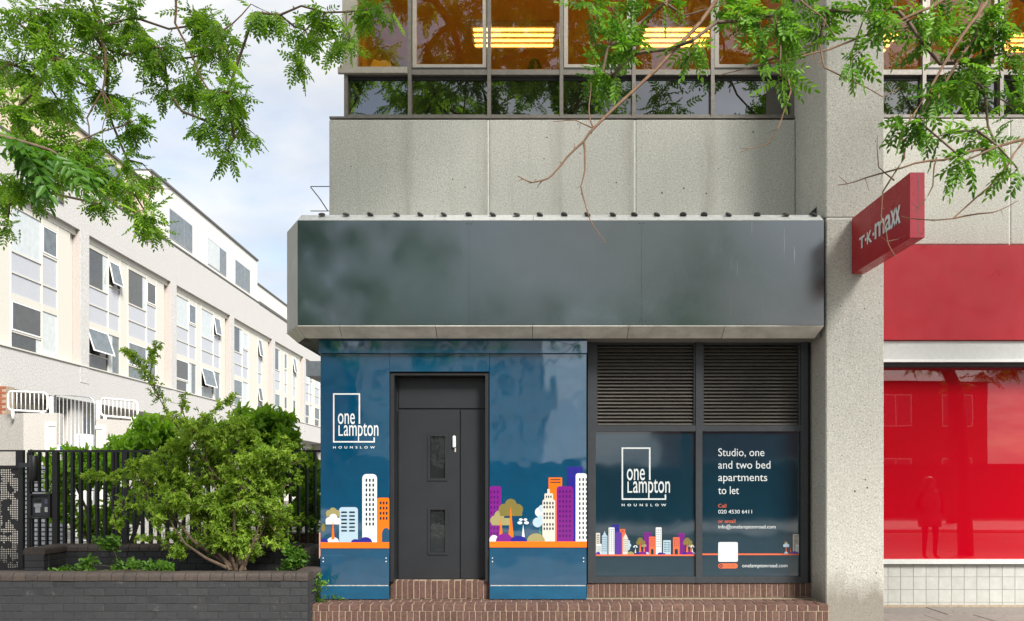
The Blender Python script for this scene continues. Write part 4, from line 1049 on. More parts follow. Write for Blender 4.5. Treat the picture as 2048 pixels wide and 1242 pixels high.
# raised letter on the parapet
v, f = text_shape('E', 1.0, .03); m = MB()
hc = max(p[1] for p in v)
m.v = [(.05, 27.35 + p[0]/hc*.5, 10.75 + p[1]/hc*.55) for p in v] + [(.013, 27.35 + p[0]/hc*.5, 10.75 + p[1]/hc*.55) for p in v]
n = len(v); m.f = [tuple(q) for q in f] + [tuple(i + n for i in q[::-1]) for q in f]
eb = {}
for q in f:
    for i in range(len(q)):
        e = (q[i], q[(i+1) % len(q)]); eb[e] = 1
for a_, b_ in list(eb):
    if (b_, a_) not in eb: m.f.append((b_, a_, a_ + n, b_ + n))
m.m = [0]*len(m.f); m.build('wall_letter', M['flash'], wbld)

# ------------------------------------------------------------------ ramp walls, barriers and mesh gate in the yard
RY = 20.5
wl = thing('concrete_ramp_wall', 'pale aggregate concrete wall left of the galvanised gate', 'wall', (X(60, RY), RY, 0))
zt = Z(826, RY)
MB().prism([(X(47, RY), RY, 0), (X(114, RY), RY, 0), (X(114, RY), RY + .3, 0), (X(-60, 21.6), 21.9, 0), (X(-60, 21.6), 21.6, 0)], (0, 0, zt)).build('wall_body', M['conc_ramp'], wl)
m = MB().box(X(91, RY), X(97, RY), RY - .03, RY - .002, 0, Z(845, RY)).box(X(97, RY), X(112, RY), RY - .03, RY - .002, Z(852, RY), Z(845, RY)); m.build('door_surround', M['white'], wl)
MB().box(X(97, RY), X(112, RY), RY - .012, RY - .002, 0, Z(852, RY)).build('recess', M['cream'], wl)
w2 = thing('concrete_ramp_wall', 'pale aggregate concrete wall right of the galvanised gate behind the hedge', 'wall', (X(260, RY), RY, 0))
zt2 = Z(837, RY)
MB().prism([(X(192, RY), RY, 0), (X(192, RY), RY, zt2), (X(345, RY), RY, zt2 - .12), (X(470, RY), RY, zt2 - .2), (X(470, RY), RY, 0)][::-1], (0, .3, 0)).build('wall_body', M['conc_ramp'], w2)
m = MB().box(X(205, RY), X(211, RY), RY - .03, RY - .002, 0, Z(851, RY)).box(X(192, RY), X(205, RY), RY - .03, RY - .002, Z(858, RY), Z(851, RY)); m.build('door_surround', M['white'], w2)
MB().box(X(193, RY), X(205, RY), RY - .012, RY - .002, 0, Z(858, RY)).build('recess', M['cream'], w2)
def barrier(label, px0, px1, py0, py1, base, drop):
    t = thing('white_barrier', label, 'barrier', P((px0 + px1)/2, base, RY + .12), 'white tube barriers on the ramp walls')
    y = RY + .12; x0, x1, z0, z1 = X(px0, y), X(px1, y), Z(py1, y), Z(py0, y); r = .1; pts = []
    for cx, cz_, a0 in ((x0 + r, z1 - r, 180), (x1 - r, z1 - r, 90), (x1 - r, z0 + r, 0), (x0 + r, z0 + r, -90)):
        for i in range(5):
            a = R(a0 - 22.5*i); px_ = cx + r*math.cos(a); pts.append((px_, y, cz_ + r*math.sin(a) - drop*(px_ - x0)/(x1 - x0)))
    pts.append(pts[0]); MB().tube(pts, .026, 7, cap=False).build('tube_frame', M['white'], t, True)
    for i in range(8):
        f = (i + 1)/9; x = x0 + (x1 - x0)*f
        MB().tube([(x, y, z0 - drop*f), (x, y, z1 - drop*f)], .012, 6).build('bar', M['white'], t, True)
    for f in (.12, .87): 
        x = x0 + (x1 - x0)*f; MB().tube([(x, y, z0 - drop*f), (x, y, Z(base, RY) - .12)], .04, 6).build('foot', M['white'], t, True)
barrier('white tubular guard barrier on the wall left of the galvanised gate', 16, 95, 782, 820, 828, .05)
barrier('white tubular guard barrier on the wall right of the galvanised gate', 201, 275, 796, 831, 838, .08)
t = thing('galvanised_gate', 'tall galvanised bar gate between two white barriers', 'gate', P(150, 900, RY + .1))
y = RY + .1; x0, x1, z1 = X(111, y), X(189, y), Z(790, y)
pts = [(x0, y, 0.02), (x0, y, z1)] + [(x1 - .2 + .2*math.cos(R(90 - 22.5*i)), y, z1 - .24 + .2*math.sin(R(90 - 22.5*i))) for i in range(5)] + [(x1, y, 0.02)]
MB().tube(pts, .022, 7).build('gate_frame', M['silver'], t, True)
for i in range(9):
    x = x0 + (x1 - x0)*(i + 1)/10; MB().tube([(x, y, .1), (x, y, z1 - .02*i)], .010, 6).build('bar', M['silver'], t, True)
for zz_ in (.1, 1.9): MB().tube([(x0, y, zz_), (x1, y, zz_)], .012, 6).build('rail', M['silver'], t, True)
for px in (103, 196):
    pt_ = MB().box(X(px - 3, y), X(px + 3, y), y - .04, y + .04, 0.0, Z(793 if px < 150 else 802, y), b=.01).build('gate_post', M['white'])
    tag(pt_, 'white square gatepost %s the galvanised gate' % ('left of' if px < 150 else 'right of'), 'post')
cab = thing('white_cabinet', 'white utility cabinet standing behind the galvanised gate', 'cabinet', P(160, 900, 23))
MB().box(X(147, 23), X(172, 23), 23, 23.5, .0, Z(868, 23), b=.02).build('cabinet_body', M['white'], cab); MB().box(X(159, 23), X(160, 23), 22.99, 23, .1, Z(870, 23)).build('door_gap', M['frame'], cab)
bs = thing('blue_notice', 'small blue and white notice above the railing', 'notice', P(125, 897, 19.5))
MB().box(X(115, 19.5), X(135, 19.5), 19.5, 19.53, Z(900, 19.5), Z(890, 19.5)).build('board', M['white'], bs)
for a_ in (120.5, 128): MB().box(X(a_, 19.5), X(a_ + 5, 19.5), 19.485, 19.499, Z(898.5, 19.5), Z(892, 19.5)).build('blue_patch', mat_plain('notice_blue', (.03, .12, .42), .5), bs)
MB().box(X(124.5, 19.5), X(126, 19.5), 19.505, 19.525, .0, Z(900, 19.5)).build('stake', M['silver'], bs)
bwall = thing('red_brick_wall', 'red brick wall end at the left edge below the white block', 'wall', (X(-10, 24), 24, 0))
core = MB().box(X(-60, 24), X(12, 24), 24.01, 24.4, 0, Z(772, 24)).build('wall_core', M['mortar'], bwall)
bm = MB().box(.005, .22, 0, .05, .005, .07, b=.004).mesh('brick', M['redbrick'])
for k in range(13):
    for i in range(5):
        xx = X(12, 24) - .225*(i + 1) - (.1125 if k % 2 else 0)
        link('brick', bm, core, (xx, 24.0, Z(772, 24) - .078*(k + 1)))
# ------------------------------------------------------------------ foliage
def leaflet(L, w, fold=.25, curl=.15):
    """six-point leaf along +x, creased along the midrib"""
    h = w * fold
    v = np.array([(0, 0, 0), (.33*L, w*.5, h), (.72*L, w*.40, h*.7 - curl*L*.3), (L, 0, -curl*L), (.72*L, -w*.40, h*.7 - curl*L*.3), (.33*L, -w*.5, h)])
    return v, [(0, 1, 2, 3), (0, 3, 4, 5)]
def rotz(v, a): c, s = math.cos(a), math.sin(a); return v @ np.array([[c, s, 0], [-s, c, 0], [0, 0, 1]])
def pinnate(n, length, L, w, seed):
    r = random.Random(seed); V, Fc = [], []; o = 0
    def rach(t): return np.array((t*length, 0, -.22*length*t*t))
    for i in range(n):
        t = .22 + .74*i/n
        for s in (1, -1):
            v, f = leaflet(L*(.8 + .35*math.sin(math.pi*t))*r.uniform(.85, 1.1), w*r.uniform(.85, 1.1))
            v = rotz(v, s*R(62 + r.uniform(-10, 10) - 16*t)); v[:, 2] -= np.abs(v[:, 1])*r.uniform(.1, .5)
            V.append(v + rach(t)); Fc += [tuple(o + i_ for i_ in q) for q in f]; o += 6
    v, f = leaflet(L*1.05, w); V.append(v + rach(.96)); Fc += [tuple(o + i_ for i_ in q) for q in f]; o += 6
    w2 = .0016                                            # leaf stalk
    a, b = rach(0), rach(.97); m = rach(.5)
    V.append(np.array([a + (0, w2, 0), a - (0, w2, 0), m - (0, w2, 0), m + (0, w2, 0), b - (0, w2*.5, 0), b + (0, w2*.5, 0)])); Fc += [(o, o+1, o+2, o+3), (o+3, o+2, o+4, o+5)]
    return np.vstack(V), Fc
def simple(L, w, n=1): 
    v, f = leaflet(L, w); return v, f
def rosette(k, L, w, seed):
    """short shoot carrying k leaves"""
    r = random.Random(seed); V, Fc = [], []; o = 0
    for i in range(k):
        v, f = leaflet(L*r.uniform(.7, 1.15), w*r.uniform(.8, 1.15), curl=.25)
        t = R(r.uniform(5, 65)); c, s = math.cos(t), math.sin(t)
        v = v @ np.array([[c, 0, s], [0, 1, 0], [-s, 0, c]])
        v = rotz(v, i*2.4 + r.uniform(-.4, .4)) + np.array((0, 0, i/k*L*1.5))
        # shoot axis is +z; turn it to +x
        v = v[:, [2, 0, 1]]
        V.append(v); Fc += [tuple(o + j for j in q) for q in f]; o += 6
    return np.vstack(V), Fc
def scatter(name, temps, base, dirs, ups, scale, tint, mat, parent):
    """one mesh of many leaf templates"""
    VV, LL, TT = [], [], []; off = 0; N = len(base)
    which = rng.integers(0, len(temps), N)
    for k, (tv, tf) in enumerate(temps):
        idx = np.where(which == k)[0]
        if not len(idx): continue
        x = dirs[idx]; x = x / np.linalg.norm(x, axis=1)[:, None]
        y = np.cross(ups[idx], x); y /= (np.linalg.norm(y, axis=1)[:, None] + 1e-9); z = np.cross(x, y)
        Mx = np.stack([x, y, z], axis=1) * scale[idx][:, None, None]
        v = np.einsum('vk,nkj->nvj', tv, Mx) + base[idx][:, None, :]
        nv = len(tv); VV.append(v.reshape(-1, 3))
        f = np.array(tf)[None] + (np.arange(len(idx))*nv)[:, None, None] + off
        LL.append(f.reshape(-1, 4)); TT.append(np.repeat(tint[idx], nv)); off += nv*len(idx)
    V = np.vstack(VV).astype(np.float32); Fq = np.vstack(LL).astype(np.int32); T = np.concatenate(TT).astype(np.float32)
    me = bpy.data.meshes.new(name); me.vertices.add(len(V)); me.vertices.foreach_set('co', V.ravel())
    me.loops.add(Fq.size); me.loops.foreach_set('vertex_index', Fq.ravel())
    me.polygons.add(len(Fq)); me.polygons.foreach_set('loop_start', np.arange(len(Fq), dtype=np.int32)*4)
    try: me.polygons.foreach_set('loop_total', np.full(len(Fq), 4, dtype=np.int32))
    except Exception: pass
    at = me.attributes.new('tint', 'FLOAT', 'POINT'); at.data.foreach_set('value', T)
    me.materials.append(mat); me.update(calc_edges=True); me.validate()
    return link(name, me, parent)
def unit(n):
    v = rng.normal(size=(n, 3)); return v / np.linalg.norm(v, axis=1)[:, None]
def bend(a, b, n, amp):
    a, b = Vector(a), Vector(b); L = (b - a).length; pts = [a]
    off = Vector(rng.normal(size=3)) * amp * L
    for i in range(1, n): t = i/n; pts.append(a.lerp(b, t) + off*math.sin(math.pi*t) + Vector(rng.normal(size=3))*amp*.15*L)
    return pts + [b]

PIN = [pinnate(n, l, .046, .0215, s) for n, l, s in ((4, .17, 1), (5, .20, 2), (6, .22, 3), (5, .18, 4), (3, .13, 5))]
def tree(name, label, trunk, clumps, free_twigs, leaf_mat, droop=.5, leafscale=1.0, nfront=0):
    """clumps: (x, y, z, rx, ry, rz, n). Limbs are grown by joining every clump to the nearest wood already there"""
    t = thing(name, label, 'tree', tuple(trunk[0][0]))
    tr = MB().tube([p for p, r in trunk], [r for p, r in trunk], 12).build('trunk', M['bark'], t, True)
    nodes = [(Vector(p), -1) for p, r in trunk if p[2] > 3.2]; nroot = len(nodes)
    rest = [Vector(c[:3]) for c in clumps]; todo = list(range(len(rest))); cnode = {}; front = set()
    best = {i: min(((rest[i] - n[0]).length, j) for j, n in enumerate(nodes)) for i in todo}
    while todo:
        pool = [q for q in todo if q >= nfront] or todo             # the crown's own wood first, hanging sprays last
        i = min(pool, key=lambda q: best[q][0]); todo.remove(i)
        par = best[i][1]; a = nodes[par][0]; b = rest[i]; prev = par
        fr_ = i < nfront
        pts = bend(a, b, max(2, int((b - a).length / .45)), .10)[1:]
        for p in pts:
            nodes.append((p, prev)); prev = len(nodes) - 1
            if fr_: front.add(prev)
            for q in todo:
                d = (rest[q] - p).length * 1.0 + .02
                if d < best[q][0]: best[q] = (d, prev)
        cnode[i] = prev
    wt_ = [0.0]*len(nodes)
    for i, c in enumerate(clumps): wt_[cnode[i]] += c[6]
    for j in range(len(nodes) - 1, -1, -1):
        if nodes[j][1] >= 0: wt_[nodes[j][1]] += wt_[j]
    rad = lambda w: min(.075, .003 + .00105*math.sqrt(w) + .000009*w)
    slim = lambda j, w: min(.010, .0025 + .0004*math.sqrt(w)) if j in front else rad(w)
    lim = MB()
    for j, (p, par) in enumerate(nodes):
        if par >= 0: lim.tube([nodes[par][0], p], [slim(j, wt_[par]) if par >= nroot else slim(j, wt_[j])*1.15, slim(j, wt_[j])], 6, cap=False)
    tw = MB(); B, D, U, S, T = [], [], [], [], []
    for i, c in enumerate(clumps):
        ctr = np.array(c[:3]); rr = np.array(c[3:6]); n = int(c[6])
        k = max(2, n // 9)
        subs = unit(k) * (rng.random(k)**.5)[:, None] * rr + ctr            # twig tips inside the clump
        for s in subs:
            pts = bend(ctr, s, 3, .12); tw.tube(pts, [.0045, .0035, .003, .0018], 4, cap=False)
        for q in range(n):
            s = subs[q % k]; f = rng.random()*.75 + .25
            p = ctr + (s - ctr)*f + rng.normal(size=3)*.02
            out = (s - ctr); out = out / (np.linalg.norm(out) + 1e-6)
            d = out*.6 + rng.normal(size=3)*.55 + np.array((0, 0, -droop))
            B.append(p); D.append(d); U.append(np.array((0, 0, 1)) + rng.normal(size=3)*.45)
            S.append(leafscale*(2.2 if i >= nfront else 1.0)*rng.uniform(.75, 1.2)); T.append(rng.random()*.75 + .25*rng.random())
    for pts, r0 in free_twigs:
        P_ = [Vector(p) for p in pts]; k = len(P_)
        fine = []
        for a, b in zip(P_[:-1], P_[1:]):
            fine += bend(a, b, 3, .03)[:-1]
        fine.append(P_[-1]); m_ = len(fine)
        tw.tube(fine, [r0*(1 - .8*i/(m_ - 1)) + .0008 for i in range(m_)], 6, cap=False)
        for i in range(2, m_ - 1, 2):                      # short spurs on the bare wood
            dv = Vector(rng.normal(size=3)); dv.normalize()
            if rng.random() < .55: tw.tube([fine[i], fine[i] + dv*rng.uniform(.02, .09)], [r0*.35, .0008], 4, cap=False)
    lim.build('limbs', M['bark'], t, True)['kind'] = 'stuff'; tw.build('twigs', M['twig'], t)['kind'] = 'stuff'
    scatter('crown', PIN, np.array(B), np.array(D), np.array(U), np.array(S), np.array(T), leaf_mat, t)['kind'] = 'stuff'
    return t
def px_clumps(lst, Y, dens=1.0, yj=.5):
    out = []
    for px, py, rx, ry, n in lst:
        y = Y + rng.uniform(-yj, yj); p = P(px, py, y); k = y / F
        out.append((p.x, p.y, p.z, rx*k, (rx + ry)*.5*k, ry*k, max(4, int(n*dens))))
    return out
def overhead(n, xr, yr, zr, m, r=.75):
    out = []
    while len(out) < n:
        y = rng.uniform(*yr); z = rng.uniform(*zr)
        if z < EYE + .572*y + 1.25: continue
        out.append((rng.uniform(*xr), y, z, r*rng.uniform(.7, 1.2), r*rng.uniform(.7, 1.2), r*rng.uniform(.6, 1.0), m))
    return out
def path(pts, Y, dy=0.0): return [P(a, b, Y + dy*i) for i, (a, b) in enumerate(pts)]

left_px = [(60, 40, 75, 50, 34), (150, 30, 75, 40, 34), (30, 130, 60, 65, 34), (110, 120, 70, 65, 40), (30, 220, 45, 50, 26), (120, 205, 65, 60, 40), (60, 300, 60, 50, 34),
    (140, 290, 55, 45, 32), (20, 380, 28, 40, 26), (70, 375, 42, 34, 26), (110, 345, 40, 30, 18), (205, 95, 50, 70, 34), (215, 190, 50, 45, 28), (250, 250, 38, 40, 18), (180, 335, 40, 30, 16), (255, 320, 26, 34, 9),
    (270, 35, 50, 40, 28), (320, 95, 50, 55, 32), (395, 50, 60, 45, 34), (445, 100, 50, 60, 36), (385, 165, 48, 45, 30), (455, 185, 48, 45, 28), (420, 245, 45, 35, 20), (490, 255, 30, 34, 14), (455, 300, 35, 18, 9), (335, 180, 28, 25, 10),
    (240, 365, 40, 20, 14), (305, 350, 32, 15, 9), (200, 408, 42, 15, 11), (270, 425, 42, 20, 13), (320, 465, 26, 16, 8), (270, 390, 22, 15, 7), (510, 25, 26, 28, 9), (585, 115, 25, 32, 10), (610, 60, 40, 35, 15), (650, 25, 40, 28, 14), (675, 75, 20, 38, 9), (560, 30, 30, 25, 9), (15, 450, 25, 22, 9), (735, 20, 40, 22, 13), (702, 85, 10, 30, 6), (775, 15, 22, 18, 6)]
lc = px_clumps([(p, q, r*1.12, s*1.1, n) for p, q, r, s, n in left_px], 6.6, 3.4, .7); NL = len(lc)
lc += overhead(55, (-4.5, 2.0), (2.5, 6.5), (9.0, 13.6), 52)
lc += overhead(75, (-6.5, 1.5), (1.5, 6.6), (8.0, 13.2), 52)
lt_tw = [(path([(185, 0), (201, 43), (211, 108), (205, 182), (174, 236), (176, 290), (185, 371)], 6.5), .011), (path([(348, -20), (350, 46), (386, 116), (421, 185), (425, 220), (470, 280)], 6.6), .010),
    (path([(0, 19), (77, 70), (185, 112), (230, 120)], 6.5), .010), (path([(444, 62), (502, 8), (533, 23)], 6.6), .006), (path([(185, 371), (247, 410), (336, 475)], 6.5), .005), (path([(205, 182), (218, 224), (205, 278)], 6.5), .006),
    (path([(205, 182), (250, 250), (275, 310)], 6.5), .005), (path([(300, 375), (335, 378), (344, 381)], 6.5), .003)]
tree('street_tree', 'pinnate-leaved street tree overhanging the pavement at the top left', [((-7.0, 4.4, -.02), .21), ((-6.95, 4.45, 1.5), .18), ((-6.8, 4.6, 3.4), .16), ((-6.4, 4.8, 5.0), .13), ((-5.8, 4.8, 6.6), .10)], lc, lt_tw, M['leaf_l'], leafscale=.73, nfront=NL)

right_px = [(1185, 30, 45, 40, 30), (1235, 95, 50, 55, 44), (1205, 160, 34, 32, 22), (1275, 120, 34, 45, 26), (1240, 175, 30, 25, 14), (1385, 95, 36, 26, 14), (1440, 25, 45, 25, 22), (1330, 20, 40, 22, 14), (1550, 45, 50, 45, 40), (1490, 55, 34, 34, 18), (1525, 135, 42, 35, 22), (1560, 165, 22, 34, 13), (1600, 25, 45, 30, 24),
    (1655, 35, 50, 35, 26), (1640, 95, 26, 24, 11), (1700, 130, 34, 28, 17), (1735, 40, 45, 35, 24), (1790, 30, 45, 30, 22),
    (1890, 70, 55, 50, 44), (1960, 50, 60, 50, 46), (2010, 120, 50, 60, 44), (1920, 140, 50, 40, 34), (1970, 195, 48, 40, 30), (1860, 195, 34, 30, 18), (1835, 255, 42, 38, 28), (1885, 285, 34, 22, 14), (1930, 335, 45, 28, 18), (1990, 300, 40, 40, 20), (2030, 230, 30, 40, 18), (2035, 350, 18, 34, 10), (1955, 275, 34, 22, 12), (1845, 100, 34, 34, 16),
    (1830, 40, 30, 20, 8)]
rc = px_clumps([(p, q - 14, r, s*.9, n) for p, q, r, s, n in right_px], 4.7, 1.0, .45); NR = len(rc)
rc += overhead(135, (-1.0, 11.0), (1.5, 6.6), (8.0, 13.4), 52)
RT = 4.6
rt_tw = [(path([(1445, -20), (1372, 76), (1312, 140), (1263, 185), (1187, 257), (1168, 282), (1123, 329), (1096, 357), (1065, 365), (1036, 352)], RT), .0105), (path([(1168, 282), (1170, 340), (1162, 373), (1180, 440), (1213, 487)], RT), .0055), (path([(1187, 257), (1150, 240), (1106, 243)], RT), .0035), (path([(1187, 257), (1178, 210), (1182, 165)], RT), .004),
    (path([(1543, 38), (1569, 110), (1582, 182), (1562, 242), (1535, 288), (1482, 303)], RT), .006), (path([(1900, -10), (1866, 13), (1775, 56), (1658, 99), (1559, 122), (1440, 150)], RT), .008), (path([(1640, 90), (1649, 135), (1717, 167), (1766, 194), (1800, 175)], RT), .0045),
    (path([(2060, 276), (1980, 297), (1888, 320), (1803, 336), (1730, 356), (1676, 370)], RT), .008), (path([(1789, 361), (1757, 334), (1755, 270)], RT), .0035), (path([(2060, 270), (2028, 307), (1978, 374), (1906, 437), (1861, 440), (1803, 433)], RT), .0065), (path([(1906, 437), (1985, 425), (2037, 401)], RT), .0045),
    (path([(1803, 262), (1809, 316), (1766, 383), (1762, 433), (1775, 483), (1793, 516)], RT), .0055), (path([(1775, 483), (1797, 478)], RT), .002), (path([(1873, 315), (1866, 370), (1850, 400), (1826, 425)], RT), .004),
    (path([(1985, -15), (1933, 59), (1884, 135), (1830, 225), (1803, 262)], RT), .011), (path([(1965, 5), (1955, 70), (1893, 162), (1830, 270)], RT), .012), (path([(2060, 5), (2020, -10)], RT), .02), (path([(1760, -5), (1765, 30), (1800, 50), (1850, 20)], RT), .005), (path([(1590, -10), (1640, 30), (1672, 75)], RT), .005)]
tree('street_tree', 'pinnate-leaved street tree with bare twigs hanging across the top right', [((9.4, 3.5, -.02), .16), ((9.35, 3.55, 1.6), .14), ((9.1, 3.7, 3.5), .13), ((8.2, 4.0, 5.2), .12), ((7.0, 4.2, 6.8), .11)], rc, rt_tw, M['leaf_r'], droop=.3, leafscale=.77, nfront=NR)

# spray of large leaves close to the lens at the left edge belongs to a third tree standing beside the camera
nb = [P(-60, 250, 2.6), P(-10, 270, 2.6), P(50, 285, 2.65), P(100, 300, 2.7), P(130, 318, 2.72)]
t = thing('young_tree', 'close dark-leaved sapling reaching in at the left edge', 'tree', (-2.55, 2.7, 0))
MB().tube([(-2.55, 2.72, 0), (-2.5, 2.7, 1.2), (-2.4, 2.66, 2.4), (-2.2, 2.62, 3.1)], [.03, .026, .02, .012], 8).build('trunk', M['bark'], t, True)
MB().tube([(-2.4, 2.66, 2.4), (-2.1, 2.6, 2.62), *nb], [.012, .01, .008, .007, .006, .005, .003], 6).build('branch', M['bark'], t, True)
B, D, U, S, T = [], [], [], [], []
for i in range(17):
    f = rng.random()*3.9; k = int(f); p = nb[k].lerp(nb[k+1], f - k)
    B.append(np.array(p)); D.append(np.array((.55, rng.normal()*.25, -.45)) + rng.normal(size=3)*.42); U.append(np.array((0, -.5, 1)) + rng.normal(size=3)*.3); S.append(rng.uniform(.75, 1.05)); T.append(rng.random()*.35)
for i in range(40):
    B.append(np.array((-2.3, 2.65, 2.9)) + rng.normal(size=3)*np.array((.25, .2, .3)) + np.array((-.25, 0, .2))); D.append(rng.normal(size=3)); U.append(np.array((0, 0, 1.)) + rng.normal(size=3)*.3); S.append(1.0); T.append(rng.random()*.4)
scatter('crown', PIN, np.array(B), np.array(D), np.array(U), np.array(S), np.array(T), M['leaf_r'], t)

# ------------------------------------------------------------------ shrubs
def shrub(name, label, root, clumps, temps, mat, spikes=(), tlo=.0, stem=.03, cat='shrub', droop=0.1, shell=.5):
    t = thing(name, label, cat, root)
    st = MB(); B, D, U, S, T = [], [], [], [], []; root = np.array(root)
    ctrs = [np.array(c[:3]) for c in clumps]
    for c in clumps:
        ctr, rr, n = np.array(c[:3]), np.array(c[3:6]), int(c[6])
        pts = bend(root + np.append(rng.normal(size=2)*.05, 0), ctr, 4, .07); st.tube(pts, [stem, stem*.8, stem*.6, stem*.4, stem*.25], 6, cap=False)
        k = max(3, n//14); tips = unit(k)*(shell + (1 - shell)*rng.random(k))[:, None]*rr + ctr
        for s in tips: st.tube(bend(ctr, s, 2, .1), [stem*.22, stem*.16, stem*.07], 4, cap=False)
        for q in range(n):
            s = tips[q % k]; f = rng.random()**.6; p = ctr + (s - ctr)*f + rng.normal(size=3)*.028
            o_ = (s - ctr)/(np.linalg.norm(s - ctr) + 1e-6)
            B.append(p); D.append(o_*.7 + rng.normal(size=3)*.5 + np.array((0, 0, .15 - droop))); U.append(rng.normal(size=3)*.5 + np.array((0, 0, 1))); S.append(rng.uniform(.7, 1.2))
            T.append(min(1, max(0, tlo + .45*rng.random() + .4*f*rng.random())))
    for pts, n, r in spikes:
        P_ = [Vector(p) for p in pts]; fine = []
        for a, b in zip(P_[:-1], P_[1:]): fine += bend(a, b, 3, .04)[:-1]
        fine.append(P_[-1]); m_ = len(fine); st.tube(fine, [stem*.5*(1 - .85*i/(m_ - 1)) for i in range(m_)], 5, cap=False)
        for q in range(n):
            f = rng.random()*(m_ - 1.001); k = int(f); p = fine[k].lerp(fine[k+1], f - k)
            B.append(np.array(p) + rng.normal(size=3)*r*(1.15 - f/m_)); D.append(np.array((fine[k+1] - fine[k]).normalized())*.5 + rng.normal(size=3)*.6); U.append(rng.normal(size=3)*.5 + np.array((0, 0, 1))); S.append(rng.uniform(.7, 1.15)); T.append(min(1, tlo + .8*rng.random()))
    st.build('stems', M['bark'], t)['kind'] = 'stuff'; scatter('foliage', temps, np.array(B), np.array(D), np.array(U), np.array(S), np.array(T), mat, t)['kind'] = 'stuff'
    return t
ROS = [rosette(8, .046, .020, s) for s in range(4)]
bush = [(470, 1030, 80, 75, 300), (400, 1010, 75, 70, 280), (540, 1000, 55, 70, 220), (350, 960, 60, 55, 200), (440, 930, 80, 60, 260), (520, 920, 60, 55, 200), (400, 870, 55, 40, 140), (480, 865, 60, 38, 150), (320, 1020, 45, 45, 120), (570, 940, 30, 50, 90), (555, 1060, 40, 40, 100), (420, 1080, 55, 40, 140), (500, 1090, 50, 34, 120), (350, 1090, 34, 34, 70), (300, 940, 34, 30, 70), (350, 900, 40, 34, 90), (455, 985, 70, 60, 200)]
bc = []
for px, py, rx, ry, n in bush:
    y = 10.15 + rng.uniform(-.3, .3); p = P(px, py, y); k = y/F; bc.append((X(440 + (px - 440)*.90, y), y, p.z, rx*k*.74, .33, ry*k*.85, int(n*1.35)))
BYc = 10.1
sp = [(path([(440, 960), (385, 885), (345, 840), (318, 795), (290, 745), (268, 715), (246, 702)], BYc), 105, .055), (path([(318, 795), (300, 752), (303, 715), (316, 690)], BYc), 50, .045), (path([(385, 885), (365, 820), (372, 790)], BYc), 36, .05), (path([(430, 900), (405, 850), (438, 808), (466, 790)], BYc), 70, .05),
    (path([(380, 990), (300, 968), (235, 958), (170, 948)], BYc), 110, .055), (path([(300, 970), (248, 1000), (235, 1040), (240, 1052)], BYc), 60, .045), (path([(360, 1010), (300, 1010), (262, 1014)], BYc), 50, .05), (path([(520, 960), (570, 900), (588, 890)], BYc), 40, .05), (path([(540, 1000), (590, 960), (598, 952)], BYc), 34, .05), (path([(540, 1050), (565, 1080), (575, 1100)], BYc), 34, .05)]
for i in range(60):                                          # loose arching sprigs break the outline
    c0 = bc[int(rng.integers(0, len(bc)))]; v = unit(1)[0]; v[1] = -abs(v[1])*.6; v[2] = v[2]*.6 + .25
    p0 = Vector(c0[:3]); p1 = p0 + Vector((v[0]*c0[3], v[1]*.4, v[2]*c0[5]))*1.0; L = rng.uniform(.10, .30)
    dr_ = Vector((v[0], v[1]*.7, v[2] + .25)).normalized()
    sp.append(([p0, p1, p1 + dr_*L*.6, p1 + dr_*L + Vector((v[0]*.06, 0, -.06))], int(20 + L*40), .03))
shrub('thorn_shrub', 'large olive-green thorny shrub growing in the black planter', P(475, 1140, 10.1)[:], bc, ROS, M['leaf_bush'], sp, stem=.022, tlo=.18)
LAU = [rosette(8, .12, .05, s + 20) for s in range(4)]
def hedge(label, Y, lst, root_px):
    c_ = []
    for px, py, rx, ry, n in lst:
        y = Y + rng.uniform(-.3, .3); p = P(px, py, y); k = y/F; c_.append((p.x, y, p.z, rx*k, .45, ry*k, int(n*1.6)))
    r = P(root_px, 1090, Y); shrub('laurel_shrub', label, (r.x, Y, 0), c_, LAU, M['leaf_laurel'], tlo=.35, stem=.03)
hedge('glossy laurel bush behind the left half of the railing', 12.3, [(150, 960, 45, 55, 70), (150, 1050, 45, 50, 60), (210, 950, 45, 50, 70), (215, 1040, 50, 55, 60), (280, 930, 50, 60, 90), (280, 1030, 50, 55, 70), (270, 885, 40, 28, 60), (330, 890, 45, 40, 80), (340, 1000, 50, 60, 60), (250, 900, 30, 26, 50), (300, 868, 34, 20, 60), (130, 930, 24, 30, 40), (180, 915, 24, 20, 34)], 230)
hedge('glossy laurel bush behind the right half of the railing, topping the thorny shrub', 12.4, [(480, 870, 45, 35, 90), (540, 860, 45, 30, 90), (575, 880, 30, 30, 60), (590, 960, 45, 55, 90), (620, 1000, 30, 60, 60), (530, 950, 55, 60, 90), (450, 940, 50, 60, 60), (600, 1040, 40, 40, 50), (625, 940, 20, 40, 30), (430, 900, 30, 30, 40), (510, 848, 40, 22, 70), (560, 850, 36, 20, 60)], 530)
# herbs in the planter and weeds by the step
WEED = [rosette(5, .06, .034, s + 40) for s in range(3)]
def herb(label, Y, lst, root, temps=WEED, stem=.006, name='leafy_weed'):
    c_ = [(*P(px, py, Y + rng.uniform(-.1, .1)), rx*Y/F, rx*Y/F*.8, ry*Y/F, n) for px, py, rx, ry, n in lst]
    shrub(name, label, root, c_, temps, M['leaf_weed'], stem=stem, cat='plant', tlo=.15, shell=.2)
herb('low creeping leaves along the front of the planter soil', 9.75, [(120, 1140, 25, 9, 14), (160, 1137, 22, 10, 14), (190, 1130, 18, 14, 14), (235, 1137, 20, 10, 14), (270, 1134, 20, 12, 16), (300, 1137, 26, 10, 16), (340, 1137, 22, 10, 14)], P(230, 1140, 9.75)[:])
herb('fresh green seedling standing in the planter left of the shrub', 9.95, [(222, 1095, 24, 20, 34)], P(245, 1130, 9.95)[:])
